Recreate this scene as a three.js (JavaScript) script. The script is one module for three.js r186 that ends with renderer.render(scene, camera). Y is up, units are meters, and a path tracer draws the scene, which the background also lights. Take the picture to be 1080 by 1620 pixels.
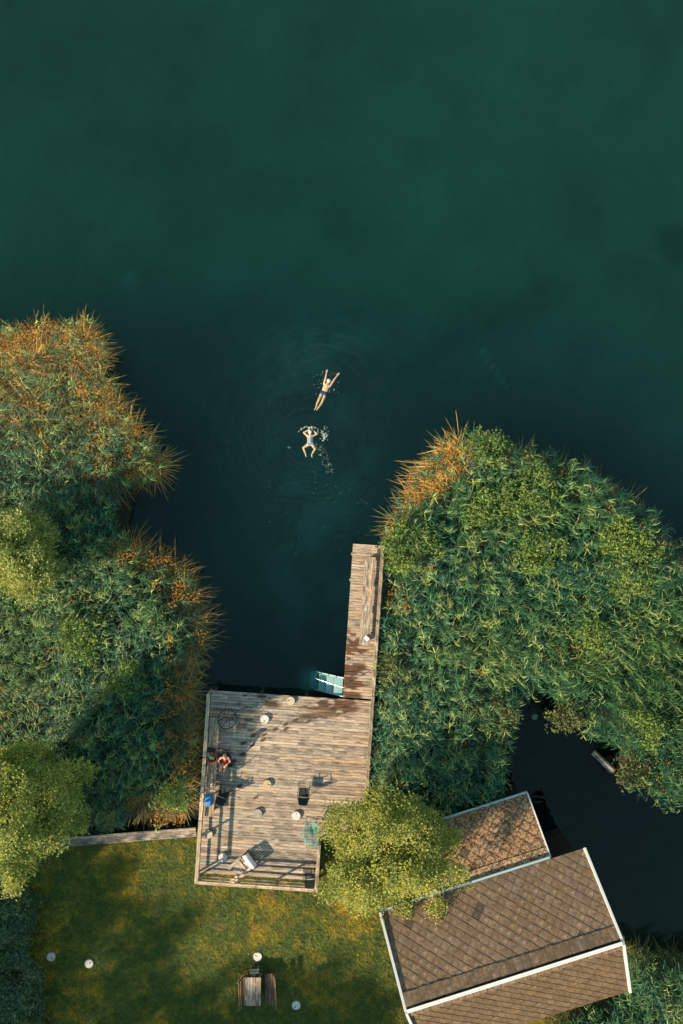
import * as THREE from 'three';
import { mergeGeometries, mergeVertices } from 'three/addons/utils/BufferGeometryUtils.js';
import { MarchingCubes } from 'three/addons/objects/MarchingCubes.js';
import { RoundedBoxGeometry } from 'three/addons/geometries/RoundedBoxGeometry.js';

// ------------------------------------------------------------------ camera, sky, sun, exposure
const ALT = 39.4, PPM = 32;                       // flying height above the lake, picture pixels per metre at lake level
const scene = new THREE.Scene();
const camera = new THREE.PerspectiveCamera(2 * Math.atan(810 / PPM / ALT) * 180 / Math.PI, 2 / 3, 0.5, 1200);
camera.position.set(0, ALT, 0); camera.up.set(0, 0, -1); camera.lookAt(0, 0, 0);
const renderer = new THREE.WebGLRenderer({ antialias: true });
renderer.toneMapping = THREE.LinearToneMapping; renderer.toneMappingExposure = 1.85;
renderer.shadowMap.enabled = true;
{
  const w = 128, h = 64, d = new Float32Array(w * h * 4);
  for (let y = 0; y < h; y++) for (let x = 0; x < w; x++) {
    const el = (y + 0.5) / h * 2 - 1, i = (y * w + x) * 4;            // -1 nadir .. 1 zenith
    let c;
    if (el < 0) c = [0.05, 0.06, 0.04];
    else { const t = 1 - el; c = [0.075 + 0.17 * t, 0.18 + 0.16 * t, 0.24 + 0.13 * t]; }
    d[i] = c[0]; d[i + 1] = c[1]; d[i + 2] = c[2]; d[i + 3] = 1;
  }
  const sky = new THREE.DataTexture(d, w, h, THREE.RGBAFormat, THREE.FloatType);
  sky.mapping = THREE.EquirectangularReflectionMapping; sky.magFilter = THREE.LinearFilter; sky.needsUpdate = true;
  scene.background = sky; scene.environment = sky;
}
const sun = new THREE.DirectionalLight(new THREE.Color().setRGB(1, 0.80, 0.54), 5);
sun.position.set(-76, 48.5, 43); sun.castShadow = true; sun.shadow.radius = 2.4;
sun.shadow.mapSize.set(4096, 4096);
Object.assign(sun.shadow.camera, { left: -45, right: 45, top: 45, bottom: -45, near: 1, far: 220 });
scene.add(sun, sun.target);

// ------------------------------------------------------------------ helpers
function rng(seed) { let a = seed >>> 0; return () => { a |= 0; a = a + 0x6D2B79F5 | 0; let t = Math.imul(a ^ a >>> 15, 1 | a); t = t + Math.imul(t ^ t >>> 7, 61 | t) ^ t; return ((t ^ t >>> 14) >>> 0) / 4294967296; }; }
const hash = (x, y) => { let h = Math.imul(x, 374761393) + Math.imul(y, 668265263) | 0; h = Math.imul(h ^ h >>> 13, 1274126177); return ((h ^ h >>> 16) >>> 0) / 4294967296; };
const sm = t => t * t * (3 - 2 * t), lerp = (a, b, t) => a + (b - a) * t, clamp = (x, a = 0, b = 1) => Math.min(b, Math.max(a, x));
const smooth = (a, b, x) => sm(clamp((x - a) / (b - a)));
function noise(x, y, per = 0) {
  const X = Math.floor(x), Y = Math.floor(y), fx = sm(x - X), fy = sm(y - Y), w = k => per ? ((k % per) + per) % per : k;
  return lerp(lerp(hash(w(X), w(Y)), hash(w(X + 1), w(Y)), fx), lerp(hash(w(X), w(Y + 1)), hash(w(X + 1), w(Y + 1)), fx), fy);
}
function fbm(x, y, o = 4, per = 0) { let s = 0, a = 0.5, n = 0; for (let i = 0; i < o; i++) { s += a * noise(x + i * 17.3 * (per ? 0 : 1), y, per); n += a; x *= 2; y *= 2; per *= 2; a *= 0.5; } return s / n; }
const plan = (px, py, h = 0) => { const k = (1 - h / ALT) / PPM; return [(px - 540) * k, (py - 810) * k]; };   // surveyed spot (aerial pixel, height) -> metres
const RGB = (r, g, b) => new THREE.Color().setRGB(r, g, b);
const mat = (c, o = {}) => new THREE.MeshStandardMaterial({ color: Array.isArray(c) ? RGB(...c) : c, roughness: 0.8, ...o });
function tex(w, h, fn, { srgb = true, repeat = [1, 1], float = false } = {}) {
  const d = float ? new Float32Array(w * h * 4) : new Uint8Array(w * h * 4), k = float ? 1 : 255;
  for (let y = 0; y < h; y++) for (let x = 0; x < w; x++) { const c = fn(x / w, y / h, x, y), i = (y * w + x) * 4; for (let j = 0; j < 3; j++) d[i + j] = clamp(c.length ? c[j] : c) * k; d[i + 3] = k; }
  const t = new THREE.DataTexture(d, w, h, THREE.RGBAFormat, float ? THREE.FloatType : THREE.UnsignedByteType);
  t.wrapS = t.wrapT = THREE.RepeatWrapping; t.magFilter = THREE.LinearFilter; t.minFilter = THREE.LinearMipmapLinearFilter; t.generateMipmaps = true; t.repeat.set(...repeat);
  if (srgb) t.colorSpace = THREE.SRGBColorSpace; t.needsUpdate = true; return t;
}
const taken = {};
const numbered = n => { const k = taken[n] = (taken[n] ?? -1) + 1; return k ? `${n}_${String(k).padStart(3, '0')}` : n; };
function tag(o, label, category, group) { o.userData.label = label; o.userData.category = category; if (group) o.userData.group = group; return o; }
function thing(name, label, category, pos = [0, 0, 0], turn = 0, group) {
  const o = new THREE.Group(); o.name = numbered(name); o.position.set(...pos); o.rotation.y = turn; scene.add(o); return tag(o, label, category, group);
}
function part(name, geo, m, parent) { const o = new THREE.Mesh(Array.isArray(geo) ? mergeGeometries(geo.map(g => g.index ? g.toNonIndexed() : g)) : geo, m); o.name = parent ? name : numbered(name); (parent || scene).add(o); return o; }
function structure(name, geo, m) { const o = part(name, geo, m); o.userData.kind = 'structure'; return o; }
const M4 = new THREE.Matrix4(), V = (x, y, z) => new THREE.Vector3(x, y, z);
function box(w, h, d, x = 0, y = 0, z = 0, ry = 0, r = 0) {
  const g = r ? new RoundedBoxGeometry(w, h, d, 1, r) : new THREE.BoxGeometry(w, h, d);
  if (ry) g.rotateY(ry); g.translate(x, y, z); return g;
}
function bar(a, b, w, h, r = 0) {                 // a timber of width w, height h from a to b
  const A = V(...a), B = V(...b), L = A.distanceTo(B), g = r ? new RoundedBoxGeometry(w, h, L, 1, r) : new THREE.BoxGeometry(w, h, L);
  const d = B.clone().sub(A).normalize(), up = Math.abs(d.y) > 0.95 ? V(1, 0, 0) : V(0, 1, 0), x = up.clone().cross(d).normalize(), y = d.clone().cross(x);
  g.applyMatrix4(M4.makeBasis(x, y, d).setPosition(A.add(B).multiplyScalar(0.5))); return g;
}
function tube(pts, r, seg = 24, rad = 7, closed = false) { return new THREE.TubeGeometry(new THREE.CatmullRomCurve3(pts.map(p => V(...p)), closed, 'catmullrom', 0.35), seg, r, rad, closed); }
function taper(pts, r0, r1, seg = 10, rad = 7) {
  const c = new THREE.CatmullRomCurve3(pts.map(p => V(...p))), g = new THREE.TubeGeometry(c, seg, 1, rad), p = g.attributes.position;
  for (let i = 0; i <= seg; i++) { const q = c.getPointAt(i / seg), r = lerp(r0, r1, i / seg); for (let j = 0; j <= rad; j++) { const k = i * (rad + 1) + j; p.setXYZ(k, q.x + (p.getX(k) - q.x) * r, q.y + (p.getY(k) - q.y) * r, q.z + (p.getZ(k) - q.z) * r); } }
  return g;
}
function uvMetres(g, s = 1, ou = 0, ov = 0, swap = false) {    // uv in metres from x and z
  const p = g.attributes.position, n = p.count, uv = new Float32Array(n * 2);
  for (let i = 0; i < n; i++) { const a = p.getX(i) + p.getY(i) * 0.3, b = p.getZ(i) + p.getY(i); uv[i * 2] = (swap ? b : a) * s + ou; uv[i * 2 + 1] = (swap ? a : b) * s + ov; }
  g.setAttribute('uv', new THREE.BufferAttribute(uv, 2)); return g;
}
function inside(P, x, z) { let c = false; for (let i = 0, j = P.length - 1; i < P.length; j = i++) { const [a, b] = P[i], [d, e] = P[j]; if ((b > z) !== (e > z) && x < (d - a) * (z - b) / (e - b) + a) c = !c; } return c; }
function nearestEdge(P, x, z) {                   // distance to the outline and the way out
  let best = 1e9, nx = 0, nz = 0;
  for (let i = 0, j = P.length - 1; i < P.length; j = i++) {
    const ax = P[j][0], az = P[j][1], dx = P[i][0] - ax, dz = P[i][1] - az, t = clamp(((x - ax) * dx + (z - az) * dz) / (dx * dx + dz * dz));
    const qx = ax + dx * t, qz = az + dz * t, d = Math.hypot(x - qx, z - qz);
    if (d < best) { best = d; nx = (qx - x) / (d || 1); nz = (qz - z) / (d || 1); }
  }
  return [best, nx, nz];
}
const inFrame = (x, z, m = 3) => Math.abs(x) < 17.2 + m && Math.abs(z) < 25.6 + m;
function flatShape(pts, y0, y1) {                 // a slab over a plan outline
  const s = new THREE.Shape(pts.map(([x, z]) => new THREE.Vector2(x, -z)));
  const g = new THREE.ExtrudeGeometry(s, { depth: y1 - y0, bevelEnabled: false }); g.rotateX(-Math.PI / 2); g.translate(0, y0, 0); return g;
}
function instanced(name, geo, m, list, parent) {  // list of {m: Matrix4, c: Color}
  const o = new THREE.InstancedMesh(geo, m, list.length);
  list.forEach((e, i) => { o.setMatrixAt(i, e.m); if (e.c) o.setColorAt(i, e.c); });
  o.name = parent ? name : numbered(name); o.userData.kind = 'stuff'; (parent || scene).add(o); return o;
}
function poseMatrix(x, y, z, yaw, s = 1, tilt = 0, tiltDir = 0, sy = s) {
  const q = new THREE.Quaternion().setFromAxisAngle(V(Math.cos(tiltDir), 0, Math.sin(tiltDir)), tilt).multiply(new THREE.Quaternion().setFromAxisAngle(V(0, 1, 0), yaw));
  return new THREE.Matrix4().compose(V(x, y, z), q, V(s, sy, s));
}

// ------------------------------------------------------------------ water, lake bed
const swimA = plan(515, 616), swimB = plan(489, 694);
const bumpW = tex(1152, 1536, (u, v) => {
  const x = (u - 0.5) * 54, z = (v - 0.5) * 72;
  let h = 0.5 + 0.16 * (fbm(x * 1.1 + 5 + z * 0.2, z * 2.0, 3) - 0.5);
  for (const [c, ph, k, far] of [[swimA, 0, 1, 5.5], [swimB, 1.7, 1.2, 7.5]]) {
    const dx = x - c[0], dz = z - c[1], r = Math.hypot(dx, dz) * (1 + 0.08 * noise(x * 1.3 + ph * 9, z * 1.3)), a = Math.atan2(dz, dx);
    const e = smooth(0.25, 0.9, r) * (1 - smooth(far * 0.35, far, r)) * (0.45 + 0.9 * noise(Math.cos(a) * 2.1 + 7 + ph, Math.sin(a) * 2.1 + 3 + r * 0.5));
    h += 0.145 * Math.min(1, k * e) * Math.sin(r * (13.5 - r * 0.6) + ph);
  }
  return h;
}, { srgb: false, float: true });
const waterIn = new THREE.MeshPhysicalMaterial({ color: RGB(0.80, 0.93, 0.86), transmission: 1, thickness: 0, roughness: 0.02, ior: 1.33, bumpMap: bumpW, bumpScale: 0.26 });
const waterOut = new THREE.MeshPhysicalMaterial({ color: RGB(0.80, 0.93, 0.86), transmission: 1, thickness: 0, roughness: 0.03, ior: 1.33 });
{
  const g = new THREE.PlaneGeometry(54, 72); g.rotateX(-Math.PI / 2);
  const uv = g.attributes.uv, p = g.attributes.position; for (let i = 0; i < uv.count; i++) uv.setXY(i, p.getX(i) / 54 + 0.5, p.getZ(i) / 72 + 0.5);
  structure('lake_water', g, waterIn);
  const s = new THREE.Shape([[-400, -400], [400, -400], [400, 400], [-400, 400]].map(a => new THREE.Vector2(...a)));
  s.holes.push(new THREE.Path([[-27, -36], [-27, 36], [27, 36], [27, -36]].map(a => new THREE.Vector2(...a))));
  const o = new THREE.ShapeGeometry(s); o.rotateX(-Math.PI / 2); structure('open_water', o, waterOut);
}
{
  const nx = 150, nz = 200, g = new THREE.PlaneGeometry(54, 72, nx, nz); g.rotateX(-Math.PI / 2);
  const p = g.attributes.position, col = new Float32Array(p.count * 3);
  for (let i = 0; i < p.count; i++) {
    const x = p.getX(i), z = p.getZ(i), px = x * PPM + 540, py = z * PPM + 810;
    // pale silt out in the lake, dark peat in the inlet, shore shade painted in as darker bed
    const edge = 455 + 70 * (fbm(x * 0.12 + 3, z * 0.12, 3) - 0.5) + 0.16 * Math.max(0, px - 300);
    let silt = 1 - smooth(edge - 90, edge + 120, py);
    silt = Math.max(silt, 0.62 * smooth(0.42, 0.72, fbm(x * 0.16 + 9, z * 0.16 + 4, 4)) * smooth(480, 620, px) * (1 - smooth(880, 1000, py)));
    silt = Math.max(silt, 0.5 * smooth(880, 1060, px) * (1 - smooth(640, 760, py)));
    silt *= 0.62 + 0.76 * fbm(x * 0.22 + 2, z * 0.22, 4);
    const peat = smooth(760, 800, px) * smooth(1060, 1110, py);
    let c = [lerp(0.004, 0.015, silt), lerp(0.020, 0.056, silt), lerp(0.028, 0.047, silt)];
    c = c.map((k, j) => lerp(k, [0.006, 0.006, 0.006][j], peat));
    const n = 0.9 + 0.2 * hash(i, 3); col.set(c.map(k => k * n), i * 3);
    p.setY(i, -1.45 - 0.35 * fbm(x * 0.3, z * 0.3, 3) - 0.5 * silt);
  }
  g.setAttribute('color', new THREE.BufferAttribute(col, 3)); g.computeVertexNormals();
  // fine silt hanging in the water: lets light through, scattered
  const siltMat = new THREE.MeshPhysicalMaterial({ color: RGB(1, 1, 1), vertexColors: true, transmission: 1, thickness: 0, roughness: 1, specularIntensity: 0, side: THREE.DoubleSide });
  const q = new THREE.PlaneGeometry(54, 72, 216, 288); q.rotateX(-Math.PI / 2); q.translate(0, -0.36, 0);
  const qp = q.attributes.position, qc = new Float32Array(qp.count * 3);
  for (let i = 0; i < qp.count; i++) {
    const x = qp.getX(i), z = qp.getZ(i), px = x * PPM + 540, py = z * PPM + 810;
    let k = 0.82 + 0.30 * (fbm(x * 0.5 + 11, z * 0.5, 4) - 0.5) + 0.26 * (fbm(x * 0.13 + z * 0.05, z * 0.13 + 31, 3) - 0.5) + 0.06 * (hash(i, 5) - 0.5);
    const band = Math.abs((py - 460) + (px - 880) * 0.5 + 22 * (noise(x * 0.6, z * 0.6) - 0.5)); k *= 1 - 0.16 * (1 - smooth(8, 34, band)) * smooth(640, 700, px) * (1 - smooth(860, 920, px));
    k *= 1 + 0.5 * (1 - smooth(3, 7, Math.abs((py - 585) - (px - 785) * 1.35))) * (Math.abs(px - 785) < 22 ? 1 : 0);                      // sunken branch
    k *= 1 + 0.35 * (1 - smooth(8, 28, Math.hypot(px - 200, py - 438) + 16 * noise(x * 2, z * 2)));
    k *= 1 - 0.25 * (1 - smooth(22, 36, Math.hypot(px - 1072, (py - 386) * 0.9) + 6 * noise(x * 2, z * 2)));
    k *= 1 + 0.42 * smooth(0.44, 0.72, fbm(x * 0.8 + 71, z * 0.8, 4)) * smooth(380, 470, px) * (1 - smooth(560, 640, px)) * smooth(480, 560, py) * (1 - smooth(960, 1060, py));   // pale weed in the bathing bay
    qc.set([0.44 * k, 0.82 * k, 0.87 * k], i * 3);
  }
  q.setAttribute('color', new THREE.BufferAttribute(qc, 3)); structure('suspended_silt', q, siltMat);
  const so = new THREE.Shape([[-400, -400], [400, -400], [400, 400], [-400, 400]].map(a => new THREE.Vector2(...a))); so.holes.push(new THREE.Path([[-27, -36], [-27, 36], [27, 36], [27, -36]].map(a => new THREE.Vector2(...a))));
  const sg = new THREE.ShapeGeometry(so); sg.rotateX(-Math.PI / 2); sg.translate(0, -0.36, 0);
  structure('suspended_silt', sg, new THREE.MeshPhysicalMaterial({ color: RGB(0.37, 0.70, 0.74), transmission: 1, thickness: 0, roughness: 1, specularIntensity: 0, side: THREE.DoubleSide }));
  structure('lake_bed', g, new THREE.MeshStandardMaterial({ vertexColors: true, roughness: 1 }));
  const o = new THREE.PlaneGeometry(800, 800); o.rotateX(-Math.PI / 2); o.translate(0, -2.6, 0); structure('deep_lake_bed', o, mat([0.014, 0.052, 0.043], { roughness: 1 }));
}

// ------------------------------------------------------------------ land
const PT = (list, h) => list.map(([a, b]) => plan(a, b, h));
const CAN = 2.0;
const leftBed = PT([[-150, 525], [0, 514], [40, 502], [90, 499], [130, 502], [148, 528], [156, 555], [156, 582], [178, 622], [208, 662], [238, 700], [255, 728], [252, 750], [232, 762], [194, 768], [174, 790], [168, 828], [208, 862], [255, 884], [290, 910], [310, 944], [324, 985], [322, 1028], [312, 1048], [298, 1075], [308, 1100], [298, 1306], [90, 1328], [-150, 1338]], CAN);
const rightBed = PT([[652, 745], [646, 766], [636, 792], [620, 815], [609, 850], [614, 880], [613, 940], [609, 1000], [603, 1060], [598, 1120], [591, 1180], [586, 1240], [600, 1292], [680, 1303], [740, 1280], [788, 1258], [796, 1238], [797, 1200], [804, 1160], [808, 1130], [816, 1106], [840, 1096], [868, 1098], [890, 1112], [908, 1134], [934, 1152], [972, 1176], [1000, 1206], [1008, 1236], [1020, 1256], [1060, 1262], [1250, 1265], [1250, 940], [1090, 880], [1062, 848], [1046, 818], [1012, 788], [978, 768], [945, 745], [897, 727], [848, 710], [820, 705], [780, 700], [748, 684], [722, 682], [698, 702], [676, 720], [660, 734]], CAN);
const cornerBed = PT([[1000, 1500], [1020, 1512], [1060, 1520], [1250, 1525], [1250, 1720], [862, 1720], [870, 1625], [930, 1603], [990, 1580]], 1.6);
const mud = mat([0.035, 0.028, 0.018], { roughness: 1 });
const shrink = (P, d) => { const cx = P.reduce((a, p) => a + p[0], 0) / P.length, cz = P.reduce((a, p) => a + p[1], 0) / P.length; return P.map(([x, z]) => { const [, nx, nz] = nearestEdge(P, lerp(x, cx, 0.03), lerp(z, cz, 0.03)); return [x - nx * d, z - nz * d]; }); };
structure('reed_bank', flatShape(shrink(leftBed, 0.45), -1.6, 0.10), mud);
structure('reed_bank', flatShape(shrink(rightBed, 0.45), -1.6, 0.10), mud);
const lawnTex = tex(512, 512, (u, v) => {
  const a = fbm(u * 6, v * 6, 4, 6), b = fbm(u * 40, v * 40, 3, 40), c = hash(Math.floor(u * 512), Math.floor(v * 512));
  const k = 0.55 + 0.5 * b + 0.25 * (c - 0.5), t = smooth(0.35, 0.7, a);
  return [lerp(0.36, 0.52, t) * k, lerp(0.38, 0.43, t) * k, lerp(0.11, 0.10, t) * k];
});
const lawnY = 0.34;
const lawnEdge = PT([[-8000, 1338], [-150, 1338], [95, 1330], [312, 1313], [420, 1310], [560, 1330], [620, 1330], [700, 1420], [830, 1500], [960, 1530], [1000, 1500], [1020, 1512], [1060, 1520], [1250, 1525], [9000, 1500]], lawnY).concat([[250, 250], [-250, 250]]);
{
  const g = flatShape(lawnEdge, -1.6, lawnY); uvMetres(g, 1 / 6);
  structure('lawn', g, new THREE.MeshStandardMaterial({ map: lawnTex, roughness: 1 }));
}

// ------------------------------------------------------------------ reed and grass plants
function blade(len, width, rise, droop, yaw, y0 = 0, r0 = 0, seg = 4, roll = 0) {   // arching leaf: strip of seg quads with a tip
  const pos = [], idx = [], cy = Math.cos(yaw), sy = Math.sin(yaw);
  for (let i = 0; i <= seg; i++) {
    const t = i / seg, r = r0 + len * (t * Math.cos(rise * (1 - t * 0.3))), y = y0 + len * (t * Math.sin(rise) - droop * t * t), w = width * (i === seg ? 0.05 : 0.55 + 0.9 * t * (1 - t) * 2) / 2;
    const ox = -sy, oz = cy, lift = w * 0.35 * (roll ? roll : 1);
    pos.push(r * cy + ox * w, y + lift, r * sy + oz * w, r * cy - ox * w, y - lift, r * sy - oz * w);
    if (i) { const k = (i - 1) * 2; idx.push(k, k + 1, k + 2, k + 1, k + 3, k + 2); }
  }
  const g = new THREE.BufferGeometry(); g.setAttribute('position', new THREE.Float32BufferAttribute(pos, 3)); g.setIndex(idx); g.computeVertexNormals(); return g;
}
function reedPlant(seed, h) {
  const R = rng(seed), gs = [], n = 12; let a = R() * 6.28;
  const stem = new THREE.CylinderGeometry(0.004, 0.008, h, 3, 1, true); stem.translate(0, h / 2, 0); stem.deleteAttribute('uv'); gs.push(stem.toNonIndexed());
  for (let i = 0; i < n; i++) {
    a = R() < 0.22 ? R() * 6.28 : (R() - 0.5) * 3.0; const t = i / (n - 1), y = h * (0.5 + 0.49 * t);
    gs.push(blade((0.52 - 0.21 * t * t) * (0.6 + 0.75 * R()), 0.029 * (1 - 0.2 * t), 0.3 + 0.7 * t * R() + 0.15, 0.35 + 0.45 * R(), a, y, 0, 4, R() < 0.5 ? -1 : 1).toNonIndexed());
  }
  return mergeGeometries(gs);
}
function sedgeTuft(seed, h) {                     // long blades that lean over to +x
  const R = rng(seed), gs = [];
  for (let i = 0; i < 14; i++) gs.push(blade(h * (0.45 + 0.7 * R()), 0.021, 1.38 - 0.5 * R(), 0.42 + 0.6 * R(), (R() - 0.5) * 2.8 + (R() < 0.15 ? 3 : 0), 0, 0.05 * R(), 8, R() < 0.5 ? -1 : 1).toNonIndexed());
  return mergeGeometries(gs);
}
function sprig(seed, n, leaf, spread, wide = 0.6) {  // a twig end with n small leaves
  const R = rng(seed), gs = [];
  for (let i = 0; i < n; i++) {
    const g = new THREE.BufferGeometry(), l = leaf * (0.7 + 0.6 * R()), w = l * wide / 2;
    g.setAttribute('position', new THREE.Float32BufferAttribute([0, 0, 0, l * 0.5, 0.1 * l, w, l, 0, 0, 0, 0, 0, l, 0, 0, l * 0.5, 0.1 * l, -w], 3)); g.computeVertexNormals();
    g.applyMatrix4(new THREE.Matrix4().makeRotationFromEuler(new THREE.Euler((R() - 0.5) * 2.2, R() * 6.28, (R() - 0.5) * 1.8)));
    g.translate((R() - 0.5) * spread, (R() - 0.5) * spread * 0.8, (R() - 0.5) * spread); gs.push(g);
  }
  return mergeGeometries(gs);
}
const reedMat = mat([1, 1, 1], { roughness: 0.6, side: THREE.DoubleSide });
const leafMat = new THREE.MeshPhysicalMaterial({ color: 0xffffff, roughness: 0.95, transmission: 0.35, thickness: 0, side: THREE.DoubleSide });
const reedGeo = [2.1, 2.3, 2.5, 2.2].map((h, i) => reedPlant(11 + i, h)), sedgeGeo = [1.9, 2.2, 1.7].map((h, i) => sedgeTuft(31 + i, h)), orangeGeo = [sprig(51, 7, 0.10, 0.36, 0.5), sprig(52, 6, 0.09, 0.30, 0.55)];
const mixc = (a, b, t) => RGB(lerp(a[0], b[0], t), lerp(a[1], b[1], t), lerp(a[2], b[2], t));
const bad = (x, z) => { const [u, v] = toDeck(x, z); return u > -0.16 && u < 7.98 && v > -7.8 && v < 9.2 && (u > 6.2 || v > -0.05); };
const deckA = plan(335, 1092, 0.75), DA = 3.8 * Math.PI / 180;
function toDeck(x, z) { const dx = x - deckA[0], dz = z - deckA[1]; return [dx * Math.cos(DA) + dz * Math.sin(DA), -dx * Math.sin(DA) + dz * Math.cos(DA)]; }
function fromDeck(u, v) { return [deckA[0] + u * Math.cos(DA) - v * Math.sin(DA), deckA[1] + u * Math.sin(DA) + v * Math.cos(DA)]; }

function fillReeds(bed, seed, y0, pitch, opt) {
  const R = rng(seed), reeds = [[], [], [], []], sedge = [[], [], []], orange = [[], []];
  const xs = bed.map(p => p[0]), zs = bed.map(p => p[1]);
  for (let x = Math.min(...xs); x < Math.max(...xs); x += pitch) for (let z = Math.min(...zs); z < Math.max(...zs); z += pitch) {
    const X = x + (R() - 0.5) * pitch * 1.3, Z = z + (R() - 0.5) * pitch * 1.3, r1 = R(), r2 = R(), r3 = R(), r4 = R();
    if (!inFrame(X, Z, 4) || !inside(bed, X, Z) || bad(X, Z)) continue;
    const [d, nx, nz] = nearestEdge(bed, X, Z), px = X / (1 - CAN / ALT) * PPM + 540, py = Z / (1 - CAN / ALT) * PPM + 810;
    const s = opt.sedge(px, py, d), patch = fbm(X * 0.45 + seed, Z * 0.45, 3), gold = opt.gold(px, py, d);
    if (r1 < s) {
      const dir = Math.atan2(nz, nx) + (r2 - 0.5) * 2.6 + (opt.turn ? opt.turn(px, py) : 0), hot = clamp(gold * (0.5 + r3));
      const c = mixc([0.080, 0.125, 0.050], [0.50, 0.31, 0.075], hot).multiplyScalar(0.5 + 1.0 * r4 * r4);
      sedge[Math.floor(r2 * 2.999)].push({ m: poseMatrix(X - nx * 0.55, y0, Z - nz * 0.55, -dir, 0.6 + 0.5 * r3, 0.25 * r1, r4 * 6, (0.55 + 0.6 * r4) * (1 - 0.35 * smooth(1.4, 0, d))), c });
    } else {
      const lim = smooth(0.38, 0.75, patch), sunTint = r3 < 0.24;  // some plants painted pale as sun highlights, the rest toned down like shaded gaps
      const c = sunTint ? mixc([0.125, 0.27, 0.10], [0.29, 0.35, 0.085], r4).multiplyScalar(0.5 + 0.75 * r2) : mixc([0.013, 0.092, 0.048], [0.062, 0.140, 0.030], clamp(lim * 0.6 + (r4 - 0.5) * 0.6)).multiplyScalar(0.55 + 0.7 * r4);
      const w = opt.wind(px, py);
      reeds[Math.floor(r1 * 97) % 4].push({ m: poseMatrix(X, y0, Z, 0.5 - 3.0 * (fbm(X * 0.4 + seed, Z * 0.4, 2) - 0.5) + (r2 - 0.5) * 2.4, 0.85 + 0.35 * r3, 0.06 + 0.16 * r4 + w[0], w[0] ? w[1] + (r2 - 0.5) : r2 * 40, (0.62 + 0.5 * fbm(X * 1.1, Z * 1.1, 2) + 0.30 * (r4 - 0.5) + 0.10 * (r3 < 0.24)) * (1 - 0.2 * smooth(0.7, 0, d))), c });
    }
    const og = opt.orange(px, py, d) * smooth(0.47, 0.64, fbm(X * 1.7 + 50, Z * 1.7, 3));
    if (hash(Math.round(X * 1000), Math.round(Z * 1000)) < og) {
      const c = mixc([0.58, 0.28, 0.015], [0.42, 0.15, 0.012], r2).multiplyScalar(0.7 + 0.6 * r3);
      for (let k = 0; k < 2; k++) orange[k].push({ m: poseMatrix(X + (r3 - 0.5) * 0.3 * k, y0 + 1.55 + 0.5 * r4 - 0.7 * smooth(0.8, 0, d), Z + (r4 - 0.5) * 0.3 * k, r2 * 9, 0.8 + 0.6 * r1), c });
    }
  }
  return { reeds, sedge, orange };
}
function plantReeds(label, sLabel, oLabel, f) {
  const g = new THREE.Group(); g.name = numbered('reed_bed'); g.userData.kind = 'stuff'; scene.add(g); tag(g, label, 'reeds');
  f.reeds.forEach((l, i) => l.length && instanced('reed_stems', reedGeo[i], reedMat, l, g));
  f.sedge.forEach((l, i) => l.length && instanced('sedge_blades', sedgeGeo[i], reedMat, l, g));
  f.orange.forEach((l, i) => l.length && instanced('orange_leaves', orangeGeo[i], leafMat, l, g));
}
plantReeds('wide reed bed left of the deck with an orange-tipped headland in the lake', 0, 0, fillReeds(leftBed, 5, 0.1, 0.212, {
  sedge: (px, py, d) => py < 800 ? lerp(0.85, 0.25, smooth(640, 830, py)) * (px < 0 ? 0.8 : 1) : px > 190 ? 0.95 * (1 - smooth(0.8, 2.6, d)) : 0.08,
  gold: (px, py, d) => py < 790 ? 0.28 + 0.55 * (1 - smooth(0.2, 1.7, d)) + 0.45 * (1 - smooth(10, 60, px)) * (py < 680) : 0.5 * (1 - smooth(0, 1.3, d)),
  orange: (px, py, d) => py < 800 ? lerp(1.1, 0.12, smooth(0.5, 2.2, d)) * (1 - smooth(690, 800, py)) + 0.35 * (1 - smooth(0.3, 2, d)) : px > 170 ? 0.9 * (1 - smooth(0.5, 2.2, d)) : 0.03,
  turn: (px, py) => py < 800 && py > 520 ? 0.35 : 0, wind: () => [0, 0] }));
plantReeds('large rounded reed bed right of the pier with a golden corner', 0, 0, fillReeds(rightBed, 9, 0.1, 0.212, {
  sedge: (px, py, d) => px < 760 && py < 800 && px + py < 1490 ? 0.9 * (1 - smooth(1.5, 3.0, d)) : py < 1000 ? (px > 740 || px < 640 ? 0.5 * (1 - smooth(0.3, 1.0, d)) : 0) : px > 1020 ? 0.3 * (1 - smooth(0.2, 0.8, d)) : 0,
  gold: (px, py, d) => px < 760 && py < 800 ? 1.0 : 0.35,
  orange: (px, py, d) => py < 960 ? (px < 760 && py < 900 ? 0.45 * (1 - smooth(0.8, 2.6, d)) : 0.45 * (1 - smooth(0.3, 1.3, d))) : px > 1000 ? 0.3 * (1 - smooth(0.4, 2.5, d)) : px < 640 ? 0.2 * (1 - smooth(0.2, 0.9, d)) : 0.01,
  wind: (px, py) => { const w = smooth(760, 960, px) * smooth(880, 1000, py); return [0.30 * w, -0.65]; } }));
plantReeds('blue-green reeds behind the boathouse in the lower right corner', 0, 0, fillReeds(cornerBed, 15, lawnY, 0.20, {
  sedge: () => 0.12, gold: () => 0.3, orange: () => 0.04, wind: () => [0.25, 0.5] }));

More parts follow.
